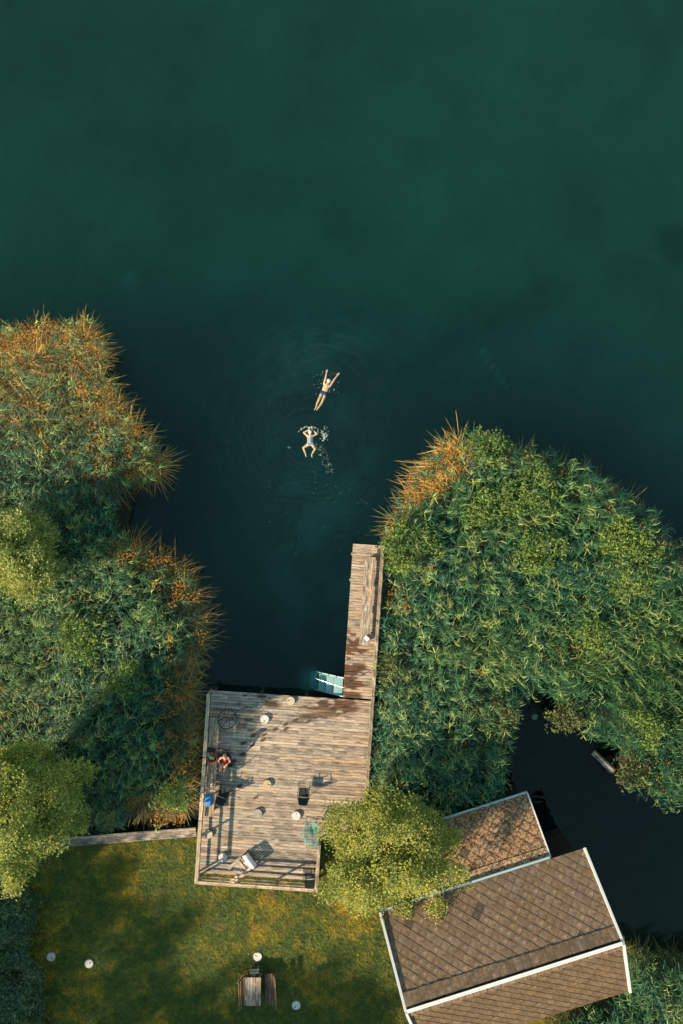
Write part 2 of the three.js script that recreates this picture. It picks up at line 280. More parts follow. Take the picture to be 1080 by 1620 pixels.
// lawn grass: short tufts
{
  const R = rng(77), gs = [], one = (() => { const a = []; for (let i = 0; i < 7; i++) a.push(blade(0.10 + 0.06 * R(), 0.016, 1.1 - 0.5 * R(), 0.3, R() * 6.28, 0, 0.01, 2).toNonIndexed()); return mergeGeometries(a); })();
  const spots = [plan(428, 1416, lawnY), plan(348, 1468, lawnY)];
  for (let i = 0; i < 150000; i++) {
    const X = -18 + R() * 30, Z = 15.2 + R() * 12, r = R(), r2 = R(), sc = R(), yaw = R();
    if (!inside(lawnEdge, X, Z)) continue;
    const [u, v] = toDeck(X, Z); if (u > 0.1 && u < 7.7 && v < 8.8 && (u < 5.6 || v < 6.6)) continue;
    const bx = X - 7.31, bz = Z - 19.7; if (Math.abs(bx * 0.953 - bz * 0.302) < 4.4 && bx * 0.302 + bz * 0.953 > -2.8) continue;
    const a = fbm(X * 0.55, Z * 0.55, 4), b = fbm(X * 2.3 + 40, Z * 2.3, 2), sunTint = clamp(smooth(0.34, 0.76, a) * 0.45 + smooth(0.35, 0.75, b) * 0.40 + (r - 0.5) * 0.5);  // golden share of the tufts: sunlit patches painted into the grass colour
    let c = mixc([0.082, 0.135, 0.018], [0.52, 0.34, 0.022], sunTint * sunTint).multiplyScalar(0.5 + 1.3 * r2 * r2);
    for (const s of spots) if (Math.hypot(X - s[0], Z - s[1]) < 0.24) c = RGB(0.22, 0.16, 0.04).multiplyScalar(0.8 + 0.4 * r2);
    gs.push({ m: poseMatrix(X, lawnY, Z, yaw * 6.28, 0.75 + 0.6 * sc), c });
  }
  const o = instanced('lawn_grass', one, mat([1, 1, 1], { roughness: 0.75, side: THREE.DoubleSide }), gs); tag(o, 'short olive lawn grass below the deck, yellowed spots, sunlight painted in gold', 'grass');
}

// ------------------------------------------------------------------ timber
const grainTex = [3, 8].map(s => tex(512, 128, (u, v) => {
  const g = fbm(u * 8 + s, v * 32, 3, 8) * 0.5 + fbm(u * 4, v * 64, 2, 4) * 0.5, f = noise(u * 32, v * 128, 32), b = fbm(u * 4 + s, v * 4, 3, 4);
  const k = clamp(0.76 + 0.62 * (g - 0.5) * 1.35 + 0.14 * (f - 0.5) + 0.5 * (b - 0.5)); return [k, k * lerp(1.0, 0.95, b), k * lerp(1.0, 0.9, b)];
}));
const woodTones = [[0.66, 0.56, 0.47], [0.60, 0.51, 0.44], [0.72, 0.59, 0.48], [0.54, 0.46, 0.40], [0.70, 0.54, 0.41], [0.62, 0.56, 0.50], [0.80, 0.69, 0.58], [0.45, 0.37, 0.32]];
const wood = woodTones.map((c, i) => mat(c, { map: grainTex[i % 2], roughness: 0.85 })), woodWet = woodTones.map((c, i) => mat(c, { map: grainTex[i % 2], roughness: 0.6, vertexColors: true }));
const railWood = [[0.66, 0.54, 0.42], [0.72, 0.60, 0.48], [0.58, 0.48, 0.38]].map((c, i) => mat(c, { map: grainTex[i % 2], roughness: 0.85 })), darkWood = mat([0.10, 0.075, 0.055], { map: grainTex[0], roughness: 0.95 });

// ------------------------------------------------------------------ swimming deck and pier
const DY = 0.75, deck = thing('swimming_deck', 'weathered plank swimming deck with a narrow pier and timber railings', 'deck', [deckA[0], 0, deckA[1]], -DA);
{
  const R = rng(101), U = 7.75, P0 = 6.33, PV = -7.55, V1 = 8.87, pitch = 0.141, STEP = 6.7, U2 = 5.68;
  const prints = [[570, 265], [515, 290], [460, 315], [400, 345], [340, 350], [395, 372], [335, 402], [290, 390], [285, 450], [635, 275], [517, 313], [270, 618], [355, 680], [235, 490], [830, 222], [795, 238]].map(([a, b], i) => { const [x, z] = plan(300 + a / 3.375, 1060 + b / 3.375, DY); return [...toDeck(x, z), i]; });
  const wet = (u, v, row) => {
    const n = fbm(u * 2.4 + 3, v * 7 + 9, 3), rr = hash(row + 500, 7), rs = hash(row + 500, 19);
    let w = 0;
    if (v < 0) { if (v > -3.7) w = smooth(0.37, 0.48, n + 0.3 * (rr - 0.5) + 0.18 * smooth(-2, 0, v)) * (1 - smooth(0.35 + 0.6 * rr, 0.65 + 0.6 * rr, u - P0)) * smooth(0.02, 0.12, u - P0 + 0.3 * rs) * smooth(-3.7, -3.0, v); }
    else {
      w = Math.max(w, smooth(0.36, 0.5, n + 0.22 * (rr - 0.5)) * smooth(4.7, 5.6, u + 0.9 * rr) * (1 - smooth(6.9, 7.5, u)) * (1 - smooth(0.45, 0.95, v)));
      const t = clamp((6.4 - u) / 3.0), lv = lerp(0.55, 1.35, t);
      w = Math.max(w, smooth(0.40, 0.52, n + 0.12 * (1 - t)) * (1 - smooth(0.1, 0.36, Math.abs(v - lv))) * smooth(3.6, 4.2, u) * (1 - smooth(6.3, 6.8, u)) * 0.9);
      w = Math.max(w, smooth(0.34, 0.48, n + 0.25 * (rr - 0.5)) * smooth(2.1, 2.35, u) * (1 - smooth(3.2, 3.6, u)) * (1 - smooth(0.45, 0.85, v)));
      w = Math.max(w, 0.75 * smooth(0.52, 0.62, n + 0.2 * (rr - 0.5)) * smooth(1.1, 1.5, u) * (1 - smooth(2.0, 2.4, u)) * (1 - smooth(1.6, 2.3, v)));
      w = Math.max(w, 0.7 * smooth(0.55, 0.63, n) * smooth(0.6, 0.8, u) * (1 - smooth(1.3, 1.6, u)) * smooth(2.0, 2.4, v) * (1 - smooth(4.2, 4.6, v)));
      for (const [a, b, i] of prints) { const dx = u - a, dz = v - b, e = (dx * 0.86 - dz * 0.5) / 0.17, f = (dx * 0.5 + dz * 0.86) / (0.065 + 0.014 * (i % 3)); if (e * e + f * f < 1.4) w = Math.max(w, 1 - smooth(0.6, 1.3, e * e + f * f)); }
    }
    return w;
  };
  let row = 0;
  const plank = (u0, u1, v, w, r) => {
    const L = u1 - u0 - 0.007, warm = fbm((u0 + L / 2) * 0.45 + 2, v * 0.5 + 7, 2) + 0.10 * (v > 7 || u0 > 5 ? 1 : 0) + 0.5 * (R() - 0.5) + (v < 0 ? 0.4 : 0) > 0.52, k = (warm ? [2, 4, 0, 6] : [1, 5, 3, 7, 0, 5])[Math.floor(R() * (warm ? 4 : 6))], n = Math.max(1, Math.round(L / 0.045)); let any = 0;
    for (let i = 0; i <= n && !any; i++) for (const d of [-0.05, 0, 0.05]) if (wet(u0 + L * i / n, v + d, r) > 0.1) any = 1;
    const g = any ? new THREE.BoxGeometry(L, 0.032, w, n, 1, 3) : new THREE.BoxGeometry(L, 0.032, w);
    if (any) { const p = g.attributes.position, c = new Float32Array(p.count * 3); for (let i = 0; i < p.count; i++) { const q = wet(u0 + L / 2 + p.getX(i), v + p.getZ(i), r); c.set([lerp(1, 0.27, q), lerp(1, 0.165, q), lerp(1, 0.11, q)], i * 3); } g.setAttribute('color', new THREE.BufferAttribute(c, 3)); }
    const p = g.attributes.position, uv = g.attributes.uv, ou = R(), ov = R();
    for (let i = 0; i < p.count; i++) uv.setXY(i, p.getX(i) / 1.6 + ou, (p.getZ(i) + p.getY(i)) / 0.55 + ov);
    const o = part('plank', g, any ? woodWet[k] : wood[k], deck); o.position.set((u0 + u1) / 2, DY - 0.016 + (R() - 0.5) * 0.006, v); o.rotation.y = (R() - 0.5) * 0.002; o.rotation.x = (R() - 0.5) * 0.012;
  };
  for (let v = PV + pitch / 2; v < -0.02; v += pitch) plank(P0 - (row === 12 || row === 3 ? 0.06 : 0), U, v, pitch - 0.013, row++);
  for (let v = pitch / 2; v < V1; v += pitch) {
    const end = v < STEP ? U : U2; let u = 0; const seams = [[2.55, 5.1], [1.75, 4.35], [3.5, 6.05], [2.55, 5.9]][row % 4];
    for (const s of [...seams.map(s => s + (R() < 0.2 ? 0.8 : 0)), end]) { const e = Math.min(s, end); if (e - u > 0.3) { plank(u, e, v, pitch - 0.013, row); u = e; } }
    row++;
  }
  // carpentry below
  for (const v of [PV + 0.3, -5, -2.6, 0.08, 2.2, 4.4, 6.4]) for (const u of [P0 + 0.15, U - 0.15]) part('pile', new THREE.CylinderGeometry(0.09, 0.1, 2.4, 10).translate(u, -0.5, v), darkWood, deck);
  for (const v of [0.08, 2.2, 4.4, 6.6, 8.7]) for (const u of [0.12, 2.4, 4.6]) part('pile', new THREE.CylinderGeometry(0.09, 0.1, 2.4, 10).translate(u, -0.5, v), darkWood, deck);
  for (const u of [P0 + 0.06, U - 0.06]) part('beam', box(0.08, 0.18, 7.5, u, DY - 0.135, PV / 2), darkWood, deck);
  for (const u of [0.06, 1.3, 2.6, 3.9, 5.2]) part('beam', box(0.08, 0.18, 8.8, u, DY - 0.135, 4.43), darkWood, deck);
  for (const u of [6.5, 7.69]) part('beam', box(0.08, 0.18, 6.6, u, DY - 0.135, 3.35), darkWood, deck);
  // railings
  const RH = 1.66;
  const rail = (posts, boards, mids) => {
    const g = new THREE.Group(); g.name = 'railing'; deck.add(g);
    for (const [u, v] of posts) part('post', uvMetres(box(0.075, RH - 0.42, 0.075, u, (RH + 0.38) / 2, v), 0.6, u, v, true), railWood[2], g);
    boards.forEach(([a, b, w], i) => { const L = Math.hypot(b[0] - a[0], b[1] - a[1]), n = Math.max(1, Math.round(L / 3.6)); for (let k = 0; k < n; k++) { const t0 = k / n + (k ? 0.002 : 0), t1 = (k + 1) / n - 0.002, p = (t, y) => [lerp(a[0], b[0], t), y, lerp(a[1], b[1], t)]; part('top_rail', uvMetres(bar(p(t0, RH), p(t1, RH), w, 0.04, 0.008), 0.6, k * 0.37 + i * 0.2, i, Math.abs(b[1] - a[1]) > Math.abs(b[0] - a[0])), railWood[(i + k) % 3], g); } });
    for (const [a, b] of mids) for (const y of [1.02, 1.34]) part('rail', uvMetres(bar([a[0], y, a[1]], [b[0], y, b[1]], 0.028, 0.09), 0.6, y, 0, Math.abs(b[1] - a[1]) > Math.abs(b[0] - a[0])), railWood[1], g);
    return g;
  };
  const posts = (a, b, n) => Array.from({ length: n }, (_, i) => [lerp(a[0], b[0], i / (n - 1)), lerp(a[1], b[1], i / (n - 1))]);
  rail(posts([-0.045, 0.05], [-0.045, 8.82], 6), [[[0.02, -0.02], [0.02, 8.99], 0.17]], [[[-0.02, 0.05], [-0.02, 8.85]]]);
  rail(posts([0.1, 8.93], [5.64, 8.93], 4), [[[0.11, 8.92], [5.62, 8.92], 0.15]], [[[0.02, 8.90], [5.6, 8.90]]]);
  rail(posts([5.735, 6.8], [5.735, 8.9], 3), [[[5.71, 6.75], [5.71, 9.0], 0.16]], [[[5.71, 6.75], [5.71, 8.85]]]);
  rail(posts([7.79, -7.45], [7.79, 6.6], 10), [[[7.74, -7.62], [7.74, 6.7], 0.16]], [[[7.79, -7.5], [7.79, 6.65]]]);
}
function bench(name, label, u0, u1, v0, v1, ys) {
  const [x, z] = fromDeck((u0 + u1) / 2, (v0 + v1) / 2), b = thing(name, label, 'bench', [x, DY, z], -DA, 'slatted benches along the railings'), n = 4, w = (u1 - u0) / n, L = v1 - v0, R = rng(v0 * 10 + 300);
  for (let i = 0; i < n; i++) for (let k = 0; k < 2; k++) part('slat', uvMetres(box(w - 0.014, 0.035, L / 2 - 0.006, -(u1 - u0) / 2 + w * (i + 0.5), ys - 0.018 + R() * 0.004, (k - 0.5) * L / 2), 0.6, R(), R(), true), wood[[0, 3, 4, 5, 6][Math.floor(R() * 5)]], b);
  for (let k = 0; k < 4; k++) { const zz = lerp(-L / 2 + 0.2, L / 2 - 0.2, k / 3); part('support', box(u1 - u0 - 0.06, ys - 0.04, 0.07, 0, (ys - 0.04) / 2, zz), railWood[2], b); }
  return b;
}
bench('slatted_bench', 'long slatted bench against the left railing of the deck', 0.10, 0.56, 1.2, 5.95, 0.43);
bench('slatted_bench', 'slatted bench along the railing of the narrow pier', 6.93, 7.47, -6.98, -2.75, 0.43);
{ // boardwalk on the left
  const a = plan(92, 1333, 0.6), b = plan(314, 1316, 0.6), b2 = fromDeck(-0.06, 6.7), w = thing('boardwalk', 'narrow grey boardwalk between the reeds and the lawn', 'boardwalk', [a[0], 0, a[1]], -Math.atan2(b[1] - a[1], b[0] - a[0])), L = Math.hypot(b[0] - a[0], b[1] - a[1]) - 0.1;
  for (let i = 0; i < 3; i++) for (let k = 0; k < 2; k++) part('plank', uvMetres(box(L / 2 - 0.01, 0.04, 0.138, L * (k + 0.5) / 2, 0.58 + 0.003 * i, (i - 1) * 0.15), 0.6, i * 0.3 + k * 0.4, i * 0.27), wood[[5, 3, 1][(i + k) % 3]], w);
  for (let k = 0; k < 4; k++) part('support', box(0.1, 0.5, 0.36, lerp(0.3, L - 0.3, k / 3), 0.305, 0), darkWood, w);
}

// ------------------------------------------------------------------ boathouse
const TH = Math.atan2(0.302, 0.953), HC = [7.31, 19.70], ridgeY = 5.55, eaveY = 3.4, HL = 4.78, upW = 3.2, dnW = 3.5;
const tileTex = tex(256, 256, (u, v) => { const a = fbm(u * 8, v * 8, 4, 8), b = noise(u * 64, v * 64, 64), l = smooth(0.62, 0.70, fbm(u * 16 + 0.3, v * 16, 3, 16)) * 0.35; const k = 0.72 + 0.34 * (a - 0.5) + 0.16 * (b - 0.5); return [k + l * 0.22, k * 0.98 + l * 0.2, k * 0.95 + l * 0.14]; });
const lichenTex = tex(256, 256, (u, v) => { const a = fbm(u * 8, v * 8, 4, 8), l = smooth(0.47, 0.54, fbm(u * 20 + 0.3, v * 20, 4, 20)), k = 0.6 + 0.4 * (a - 0.5); return [lerp(k, 0.95, l), lerp(k * 0.9, 0.86, l), lerp(k * 0.8, 0.74, l)]; });
const brown = [[0.37, 0.255, 0.175], [0.41, 0.285, 0.20], [0.33, 0.23, 0.16], [0.39, 0.28, 0.21], [0.36, 0.24, 0.15]];
const tileMat = brown.map(c => mat(c, { map: tileTex, roughness: 0.8 })), darkTile = mat([0.17, 0.12, 0.085], { map: tileTex }), lichenMat = brown.map(c => mat([c[0] * 1.12, c[1] * 1.2, c[2] * 1.3], { map: lichenTex, roughness: 0.9 }));
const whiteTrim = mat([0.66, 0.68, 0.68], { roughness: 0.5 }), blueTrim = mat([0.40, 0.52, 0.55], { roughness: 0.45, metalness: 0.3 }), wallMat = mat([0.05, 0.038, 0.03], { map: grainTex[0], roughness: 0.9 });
function clipRect(poly, W, L) {                   // polygon within 0..W, 0..L
  const cut = (P, f) => { const o = []; for (let i = 0; i < P.length; i++) { const a = P[i], b = P[(i + 1) % P.length], fa = f(a), fb = f(b); if (fa >= 0) o.push(a); if (fa * fb < 0) { const t = fa / (fa - fb); o.push([lerp(a[0], b[0], t), lerp(a[1], b[1], t)]); } } return o; };
  for (const f of [p => p[0], p => W - p[0], p => p[1], p => L - p[1]]) { poly = cut(poly, f); if (poly.length < 3) return null; }
  return poly;
}
// roof slope in its own axes: a along the ridge (0..W), b down the slope (0..L); placed by a matrix
function slope(parent, name, m, W, L, diag, b0, mats, seed, tname, odd, lean = -0.009, gap = 0.008) {
  const g = new THREE.Group(); g.name = name; g.matrixAutoUpdate = true; m.decompose(g.position, g.quaternion, g.scale); parent.add(g);
  const R = rng(seed), sheet = box(W, 0.05, L, W / 2, -0.04, L / 2); part('roof_deck', sheet, darkWood, g);
  const hd = diag / 2; let shared = {};
  for (let j = -1; j * hd < L + hd; j++) for (let i = -1; i * diag < W + diag; i++) {
    const cx = i * diag + (j & 1 ? hd : 0), cz = b0 + j * hd, e = gap, P = [[cx, cz - hd + e], [cx + hd - e, cz], [cx, cz + hd - e], [cx - hd + e, cz]], Q = clipRect(P.map(([a, b]) => [a, b - b0]), W, L - b0);
    const r = R(), r2 = R(), r3 = R(); if (!Q) continue;
    let area = 0; Q.forEach((p, k) => { const q = Q[(k + 1) % Q.length]; area += p[0] * q[1] - q[0] * p[1]; }); if (Math.abs(area) < 0.004) continue;
    const mx = cx, mz = cz, whole = Q.length === 4 && Math.abs(area) > 3.4 * hd * hd, k = whole ? Math.floor(r * 4) : -1;
    let geo = whole && shared[k];
    if (!geo) {
      const s = new THREE.Shape(Q.map(([a, b]) => new THREE.Vector2(a - mx, -(b + b0 - mz)))); geo = new THREE.ExtrudeGeometry(s, { depth: 0.012, bevelEnabled: false }); geo.rotateX(-Math.PI / 2);
      uvMetres(geo, 0.9, r * 7, r2 * 5); if (whole) shared[k] = geo;
    }
    const o = part(tname, geo, odd && r3 < 0.02 ? darkTile : mats[Math.floor(r2 * mats.length)], g);
    o.position.set(mx, 0.036 + 0.006 * r3, mz); o.rotation.x = -0.036 + 0.012 * (r - 0.5); o.rotation.z = (r2 - 0.5) * 0.03 + lean;
    o.rotation.y = (r3 - 0.5) * 0.03;
  }
  return g;
}
const house = thing('boathouse', 'boathouse with a brown diamond-tiled gable roof and white trim', 'boathouse', [HC[0], 0, HC[1]], TH);
{
  const upL = Math.hypot(upW, ridgeY - eaveY), upA = Math.atan2(ridgeY - eaveY, upW), dnL = Math.hypot(dnW, ridgeY - eaveY), dnA = Math.atan2(ridgeY - eaveY, dnW);
  // upper slope runs down towards -z, lower slope towards +z
  const mUp = new THREE.Matrix4().makeBasis(V(-1, 0, 0), V(0, Math.cos(upA), -Math.sin(upA)), V(0, -Math.sin(upA), -Math.cos(upA))).setPosition(HL, ridgeY, 0);
  const mDn = new THREE.Matrix4().makeBasis(V(1, 0, 0), V(0, Math.cos(dnA), Math.sin(dnA)), V(0, -Math.sin(dnA), Math.cos(dnA))).setPosition(-HL, ridgeY, 0);
  const a = slope(house, 'roof_slope', mUp, HL * 2, upL, 0.50, 0.60, tileMat, 401, 'roof_tile', true);
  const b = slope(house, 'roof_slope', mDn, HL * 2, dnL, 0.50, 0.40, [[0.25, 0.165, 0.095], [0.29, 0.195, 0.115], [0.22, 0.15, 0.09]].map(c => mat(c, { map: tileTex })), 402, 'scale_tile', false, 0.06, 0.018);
  const R = rng(403), ridge = (g, n, len, back) => { for (let i = 0; i < n; i++) { const w = HL * 2 / n, q = box(w - 0.012, 0.022, len, 0, 0, 0, 0, 0.006); uvMetres(q, 0.9, R() * 5, R() * 5); const o = part('ridge_tile', q, tileMat[Math.floor(R() * 5)], g); o.position.set(w * (i + 0.5), 0.088 + 0.012 * R(), 0.09 + len / 2 + (R() - 0.5) * 0.03); o.rotation.z = 0.05; o.rotation.y = (R() - 0.5) * 0.05; } };
  ridge(a, 27, 0.54); ridge(b, 30, 0.30);
  // trim
  const t = new THREE.Group(); t.name = 'roof_trim'; house.add(t);
  for (let k = 0; k < 3; k++) { const w = HL * 2 / 3; part('ridge_cap', [bar([-HL + w * k + 0.004, ridgeY + 0.155, -0.05], [-HL + w * (k + 1) - 0.004, ridgeY + 0.155, -0.05], 0.10, 0.025, 0.004), bar([-HL + w * k + 0.004, ridgeY + 0.152, 0.04], [-HL + w * (k + 1) - 0.004, ridgeY + 0.152, 0.04], 0.055, 0.02, 0.004)], whiteTrim, t); }
  for (const s of [-1, 1]) { const x = s * (HL + 0.05); part('verge_board', bar([x, ridgeY + 0.06, 0.02], [x, eaveY + 0.06, -upW - 0.05], 0.115, 0.16, 0.01), whiteTrim, t); part('verge_board', bar([x, ridgeY + 0.057, 0.06], [x, eaveY + 0.055, dnW + 0.05], 0.115, 0.16, 0.01), whiteTrim, t); }
  part('gutter', bar([-HL, eaveY - 0.02, -upW - 0.07], [HL - 1.55, eaveY - 0.02, -upW - 0.07], 0.13, 0.08, 0.02), blueTrim, t);
  part('gutter', bar([-HL, eaveY - 0.06, dnW + 0.0], [HL, eaveY - 0.06, dnW + 0.0], 0.10, 0.07, 0.02), darkWood, t);
  const wl = HL - 0.35, zu = -upW + 0.4, zd = dnW - 0.4, wy = eaveY - 0.15;
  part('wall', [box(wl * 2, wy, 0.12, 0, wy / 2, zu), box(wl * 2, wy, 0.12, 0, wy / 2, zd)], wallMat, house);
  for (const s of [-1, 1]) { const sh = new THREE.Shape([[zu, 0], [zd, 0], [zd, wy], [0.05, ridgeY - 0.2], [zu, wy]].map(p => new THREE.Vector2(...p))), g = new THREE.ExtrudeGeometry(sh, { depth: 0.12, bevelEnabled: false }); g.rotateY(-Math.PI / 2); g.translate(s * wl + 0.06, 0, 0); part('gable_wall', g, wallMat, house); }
  // door on the lawn side
  const d = part('door', box(0.05, 2.0, 0.95, -wl - 0.09, lawnY + 1.0, 0.4), mat([0.28, 0.2, 0.13], { map: grainTex[1] }), house); part('handle', box(0.06, 0.03, 0.12, -wl - 0.145, lawnY + 1.05, 0.7), mat([0.3, 0.3, 0.3], { metalness: 1, roughness: 0.4 }), d);
}
{ // lower lean-to against the upper eave
  const L = 6.3, Xr = 3.25, zt = -3.17, zb = -5.80, yt = 3.16, yb = 2.02, A = Math.atan2(yt - yb, zt - zb), len = Math.hypot(yt - yb, zt - zb);
  const o = [HC[0] + Xr * Math.cos(TH) + zb * Math.sin(TH), HC[1] - Xr * Math.sin(TH) + zb * Math.cos(TH)];
  const an = thing('boat_shed', 'lower lean-to boat shed with lichen-spotted tiles under the birch', 'shed', [o[0], 0, o[1]], TH);
  const m = new THREE.Matrix4().makeBasis(V(-1, 0, 0), V(0, Math.cos(A), -Math.sin(A)), V(0, -Math.sin(A), -Math.cos(A))).setPosition(0, yt, zt - zb);
  const s = slope(an, 'roof_slope', m, L, len, 0.56, 0.40, lichenMat, 411, 'roof_tile', true), R = rng(412);
  for (let i = 0; i < 15; i++) { const w = L / 15, q = box(w - 0.012, 0.022, 0.42, 0, 0, 0, 0, 0.006); uvMetres(q, 0.9, R() * 5, R() * 5); const t = part('ridge_tile', q, mat([0.55, 0.45, 0.36], { map: lichenTex }), s); t.position.set(w * (i + 0.5), 0.088 + 0.01 * R(), 0.24); t.rotation.z = 0.05; }
  part('verge_trim', bar([0.03, yb + 0.05, -0.03], [0.03, yt + 0.05, zt - zb], 0.06, 0.1), whiteTrim, an);
  part('eave_trim', bar([-L, yb + 0.0, -0.05], [0.05, yb + 0.0, -0.05], 0.09, 0.09, 0.01), blueTrim, an);
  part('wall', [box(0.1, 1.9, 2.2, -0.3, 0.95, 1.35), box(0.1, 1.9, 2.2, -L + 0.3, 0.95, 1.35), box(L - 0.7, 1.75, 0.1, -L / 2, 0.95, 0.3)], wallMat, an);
}

// ------------------------------------------------------------------ trees and shrubs
const bark = mat([0.30, 0.26, 0.21], { roughness: 0.95 }), birchBark = mat([0.62, 0.58, 0.50], { roughness: 0.85 });
const sprigs = { birch: sprig(61, 7, 0.092, 0.30, 0.72), fine: sprig(62, 7, 0.085, 0.24, 0.7), broad: sprig(63, 6, 0.12, 0.3, 0.7) };
function tree(name, label, category, x, z, y0, o, group) {
  const R = rng(o.seed), t = thing(name, label, category, [x, y0, z], 0, group), top = o.cy - y0 + o.ry * 0.75, cl = [];
  part('trunk', taper([[0, 0, 0], [0.1, top * 0.35, -0.06], [-0.06, top * 0.7, 0.08], [0.04, top, 0]], o.trunk, 0.02, 12, 8), o.bark || bark, t);
  for (let i = 0; i < o.clumps; i++) {
    const a = R() * 6.283, c = R() * 2 - 1, r = Math.pow(R(), 0.42), q = Math.sqrt(1 - c * c), k = 0.6 + 0.7 * noise(Math.cos(a) * 2 + o.seed, Math.sin(a) * 2 + c * 2);
    cl.push([q * Math.cos(a) * o.rx * r * k, o.cy - y0 + c * o.ry * r, q * Math.sin(a) * (o.rz || o.rx) * r * k]);
  }
  const gs = [], n = Math.min(o.limbs || 9, cl.length);
  for (let i = 0; i < n; i++) { const c = cl[i], h = Math.max(0.3, c[1] * 0.55); gs.push(taper([[0.02, h * 0.8, 0], [c[0] * 0.45, lerp(h, c[1], 0.6), c[2] * 0.45], c], o.trunk * 0.38, 0.008, 6, 5)); }
  part('limbs', gs, o.bark || bark, t);
  const list = [], [c0, c1] = o.colors;
  for (let i = 0; i < o.n; i++) {
    const c = cl[Math.floor(R() * cl.length)], g = () => (R() + R() + R() - 1.5) * o.size, X = c[0] + g(), Z = c[2] + g(), Y = c[1] + g() * 0.8 - Math.abs(g()) * (o.weep || 0);
    if (Y < 0.25) continue;
    const col = mixc(c0, c1, clamp(noise(X * 1.2 + o.seed, Z * 1.2) * 0.6 + R() * 0.6 - 0.1)).multiplyScalar(0.7 + 0.6 * R());
    list.push({ m: poseMatrix(X, Y, Z, R() * 6.28, 0.75 + 0.5 * R(), R() * 0.7, R() * 6.28), c: col });
  }
  instanced('crown', o.sprig, leafMat, list, t); return t;
}
const yg = [[0.15, 0.22, 0.03], [0.51, 0.485, 0.09]], dg = [[0.045, 0.105, 0.055], [0.11, 0.16, 0.045]], lime = [[0.085, 0.18, 0.03], [0.22, 0.31, 0.045]];
{
  let p = plan(616, 1350, 3.7);
  tree('birch_tree', 'yellow-green birch between the deck and the boathouse roofs', 'tree', p[0], p[1], 0.34, { seed: 701, cy: 3.75, rx: 2.8, ry: 2.1, rz: 2.95, clumps: 120, n: 11000, size: 0.5, trunk: 0.16, limbs: 14, bark: birchBark, colors: yg, sprig: sprigs.birch, weep: 0.7 });
  p = plan(30, 872, 3.4);
  tree('small_leaved_tree', 'yellow-green small-leaved tree among the left reeds, upper of two', 'tree', p[0], p[1], 0.1, { seed: 702, cy: 3.5, rx: 2.2, ry: 1.5, rz: 2.1, clumps: 70, n: 7500, size: 0.5, trunk: 0.1, colors: [[0.17, 0.26, 0.05], [0.50, 0.52, 0.13]], sprig: sprigs.fine });
  p = plan(38, 1278, 5.2);
  tree('small_leaved_tree', 'yellow-green tree overhanging the left end of the boardwalk', 'tree', p[0], p[1], 0.1, { seed: 703, cy: 5.4, rx: 2.5, ry: 2.9, rz: 2.7, clumps: 120, n: 13000, size: 0.5, trunk: 0.13, colors: [[0.15, 0.235, 0.035], [0.49, 0.49, 0.09]], sprig: sprigs.birch, weep: 0.4 });
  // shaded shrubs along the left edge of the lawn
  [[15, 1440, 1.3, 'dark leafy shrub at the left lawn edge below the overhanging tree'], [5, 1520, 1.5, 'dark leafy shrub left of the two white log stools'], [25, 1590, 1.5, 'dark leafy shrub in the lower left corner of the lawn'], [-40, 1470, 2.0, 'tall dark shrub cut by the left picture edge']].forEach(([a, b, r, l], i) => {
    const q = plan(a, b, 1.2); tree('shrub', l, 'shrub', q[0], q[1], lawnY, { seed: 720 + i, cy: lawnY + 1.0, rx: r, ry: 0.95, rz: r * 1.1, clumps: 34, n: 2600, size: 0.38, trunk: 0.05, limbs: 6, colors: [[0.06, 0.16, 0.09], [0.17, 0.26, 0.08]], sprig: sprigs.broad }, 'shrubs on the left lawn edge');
  });
  // lime shrubs standing in the reeds
  const sh = [[125, 1008, 1.0, 'lime-green bush in the left reeds, upper of two'], [200, 1078, 0.7, 'small lime-green bush in the left reeds near the deck'], [275, 1262, 0.6, 'low lime bush beside the boardwalk and the deck railing'],
    [655, 868, 1.1, 'lime bush on the pier side of the right reeds'], [770, 705, 0.8, 'lime bush on the top edge of the right reeds'], [845, 770, 1.2, 'broad lime bush in the upper right reeds'], [850, 870, 0.9, 'lime bush in the middle of the right reeds'], [770, 800, 0.8, 'small lime bush inside the upper right reeds'], [990, 860, 1.2, 'lime bush near the right end of the reeds'], [1000, 915, 0.9, 'lime bush below another at the right reeds'],
    [945, 1000, 0.7, 'small lime bush in the lower right reeds'], [770, 1140, 1.3, 'olive leafy bush on the left bank of the dark inlet'], [625, 1065, 0.7, 'small olive bush beside the pier'], [912, 1138, 0.8, 'olive bush leaning over the inlet above the log'], [1004, 1232, 0.6, 'dark leafy bush beside the floating log'], [1030, 1160, 0.8, 'lime bush in the reeds right of the log']];
  sh.forEach(([a, b, r, l], i) => { const q = plan(a, b, 2.2), ol = /olive|dark/.test(l); tree('reed_bush', l, 'bush', q[0], q[1], 0.1, { seed: 750 + i, cy: ol ? 1.6 : 2.0, rx: r * 1.15, ry: 0.5, rz: r * 1.1, clumps: 12 + Math.round(r * 12), n: Math.round(520 * r * r), size: 0.34, trunk: 0.035, limbs: 6, colors: ol ? [[0.06, 0.10, 0.025], [0.15, 0.17, 0.035]] : lime, sprig: sprigs.broad }, 'bushes in the reed beds'); });
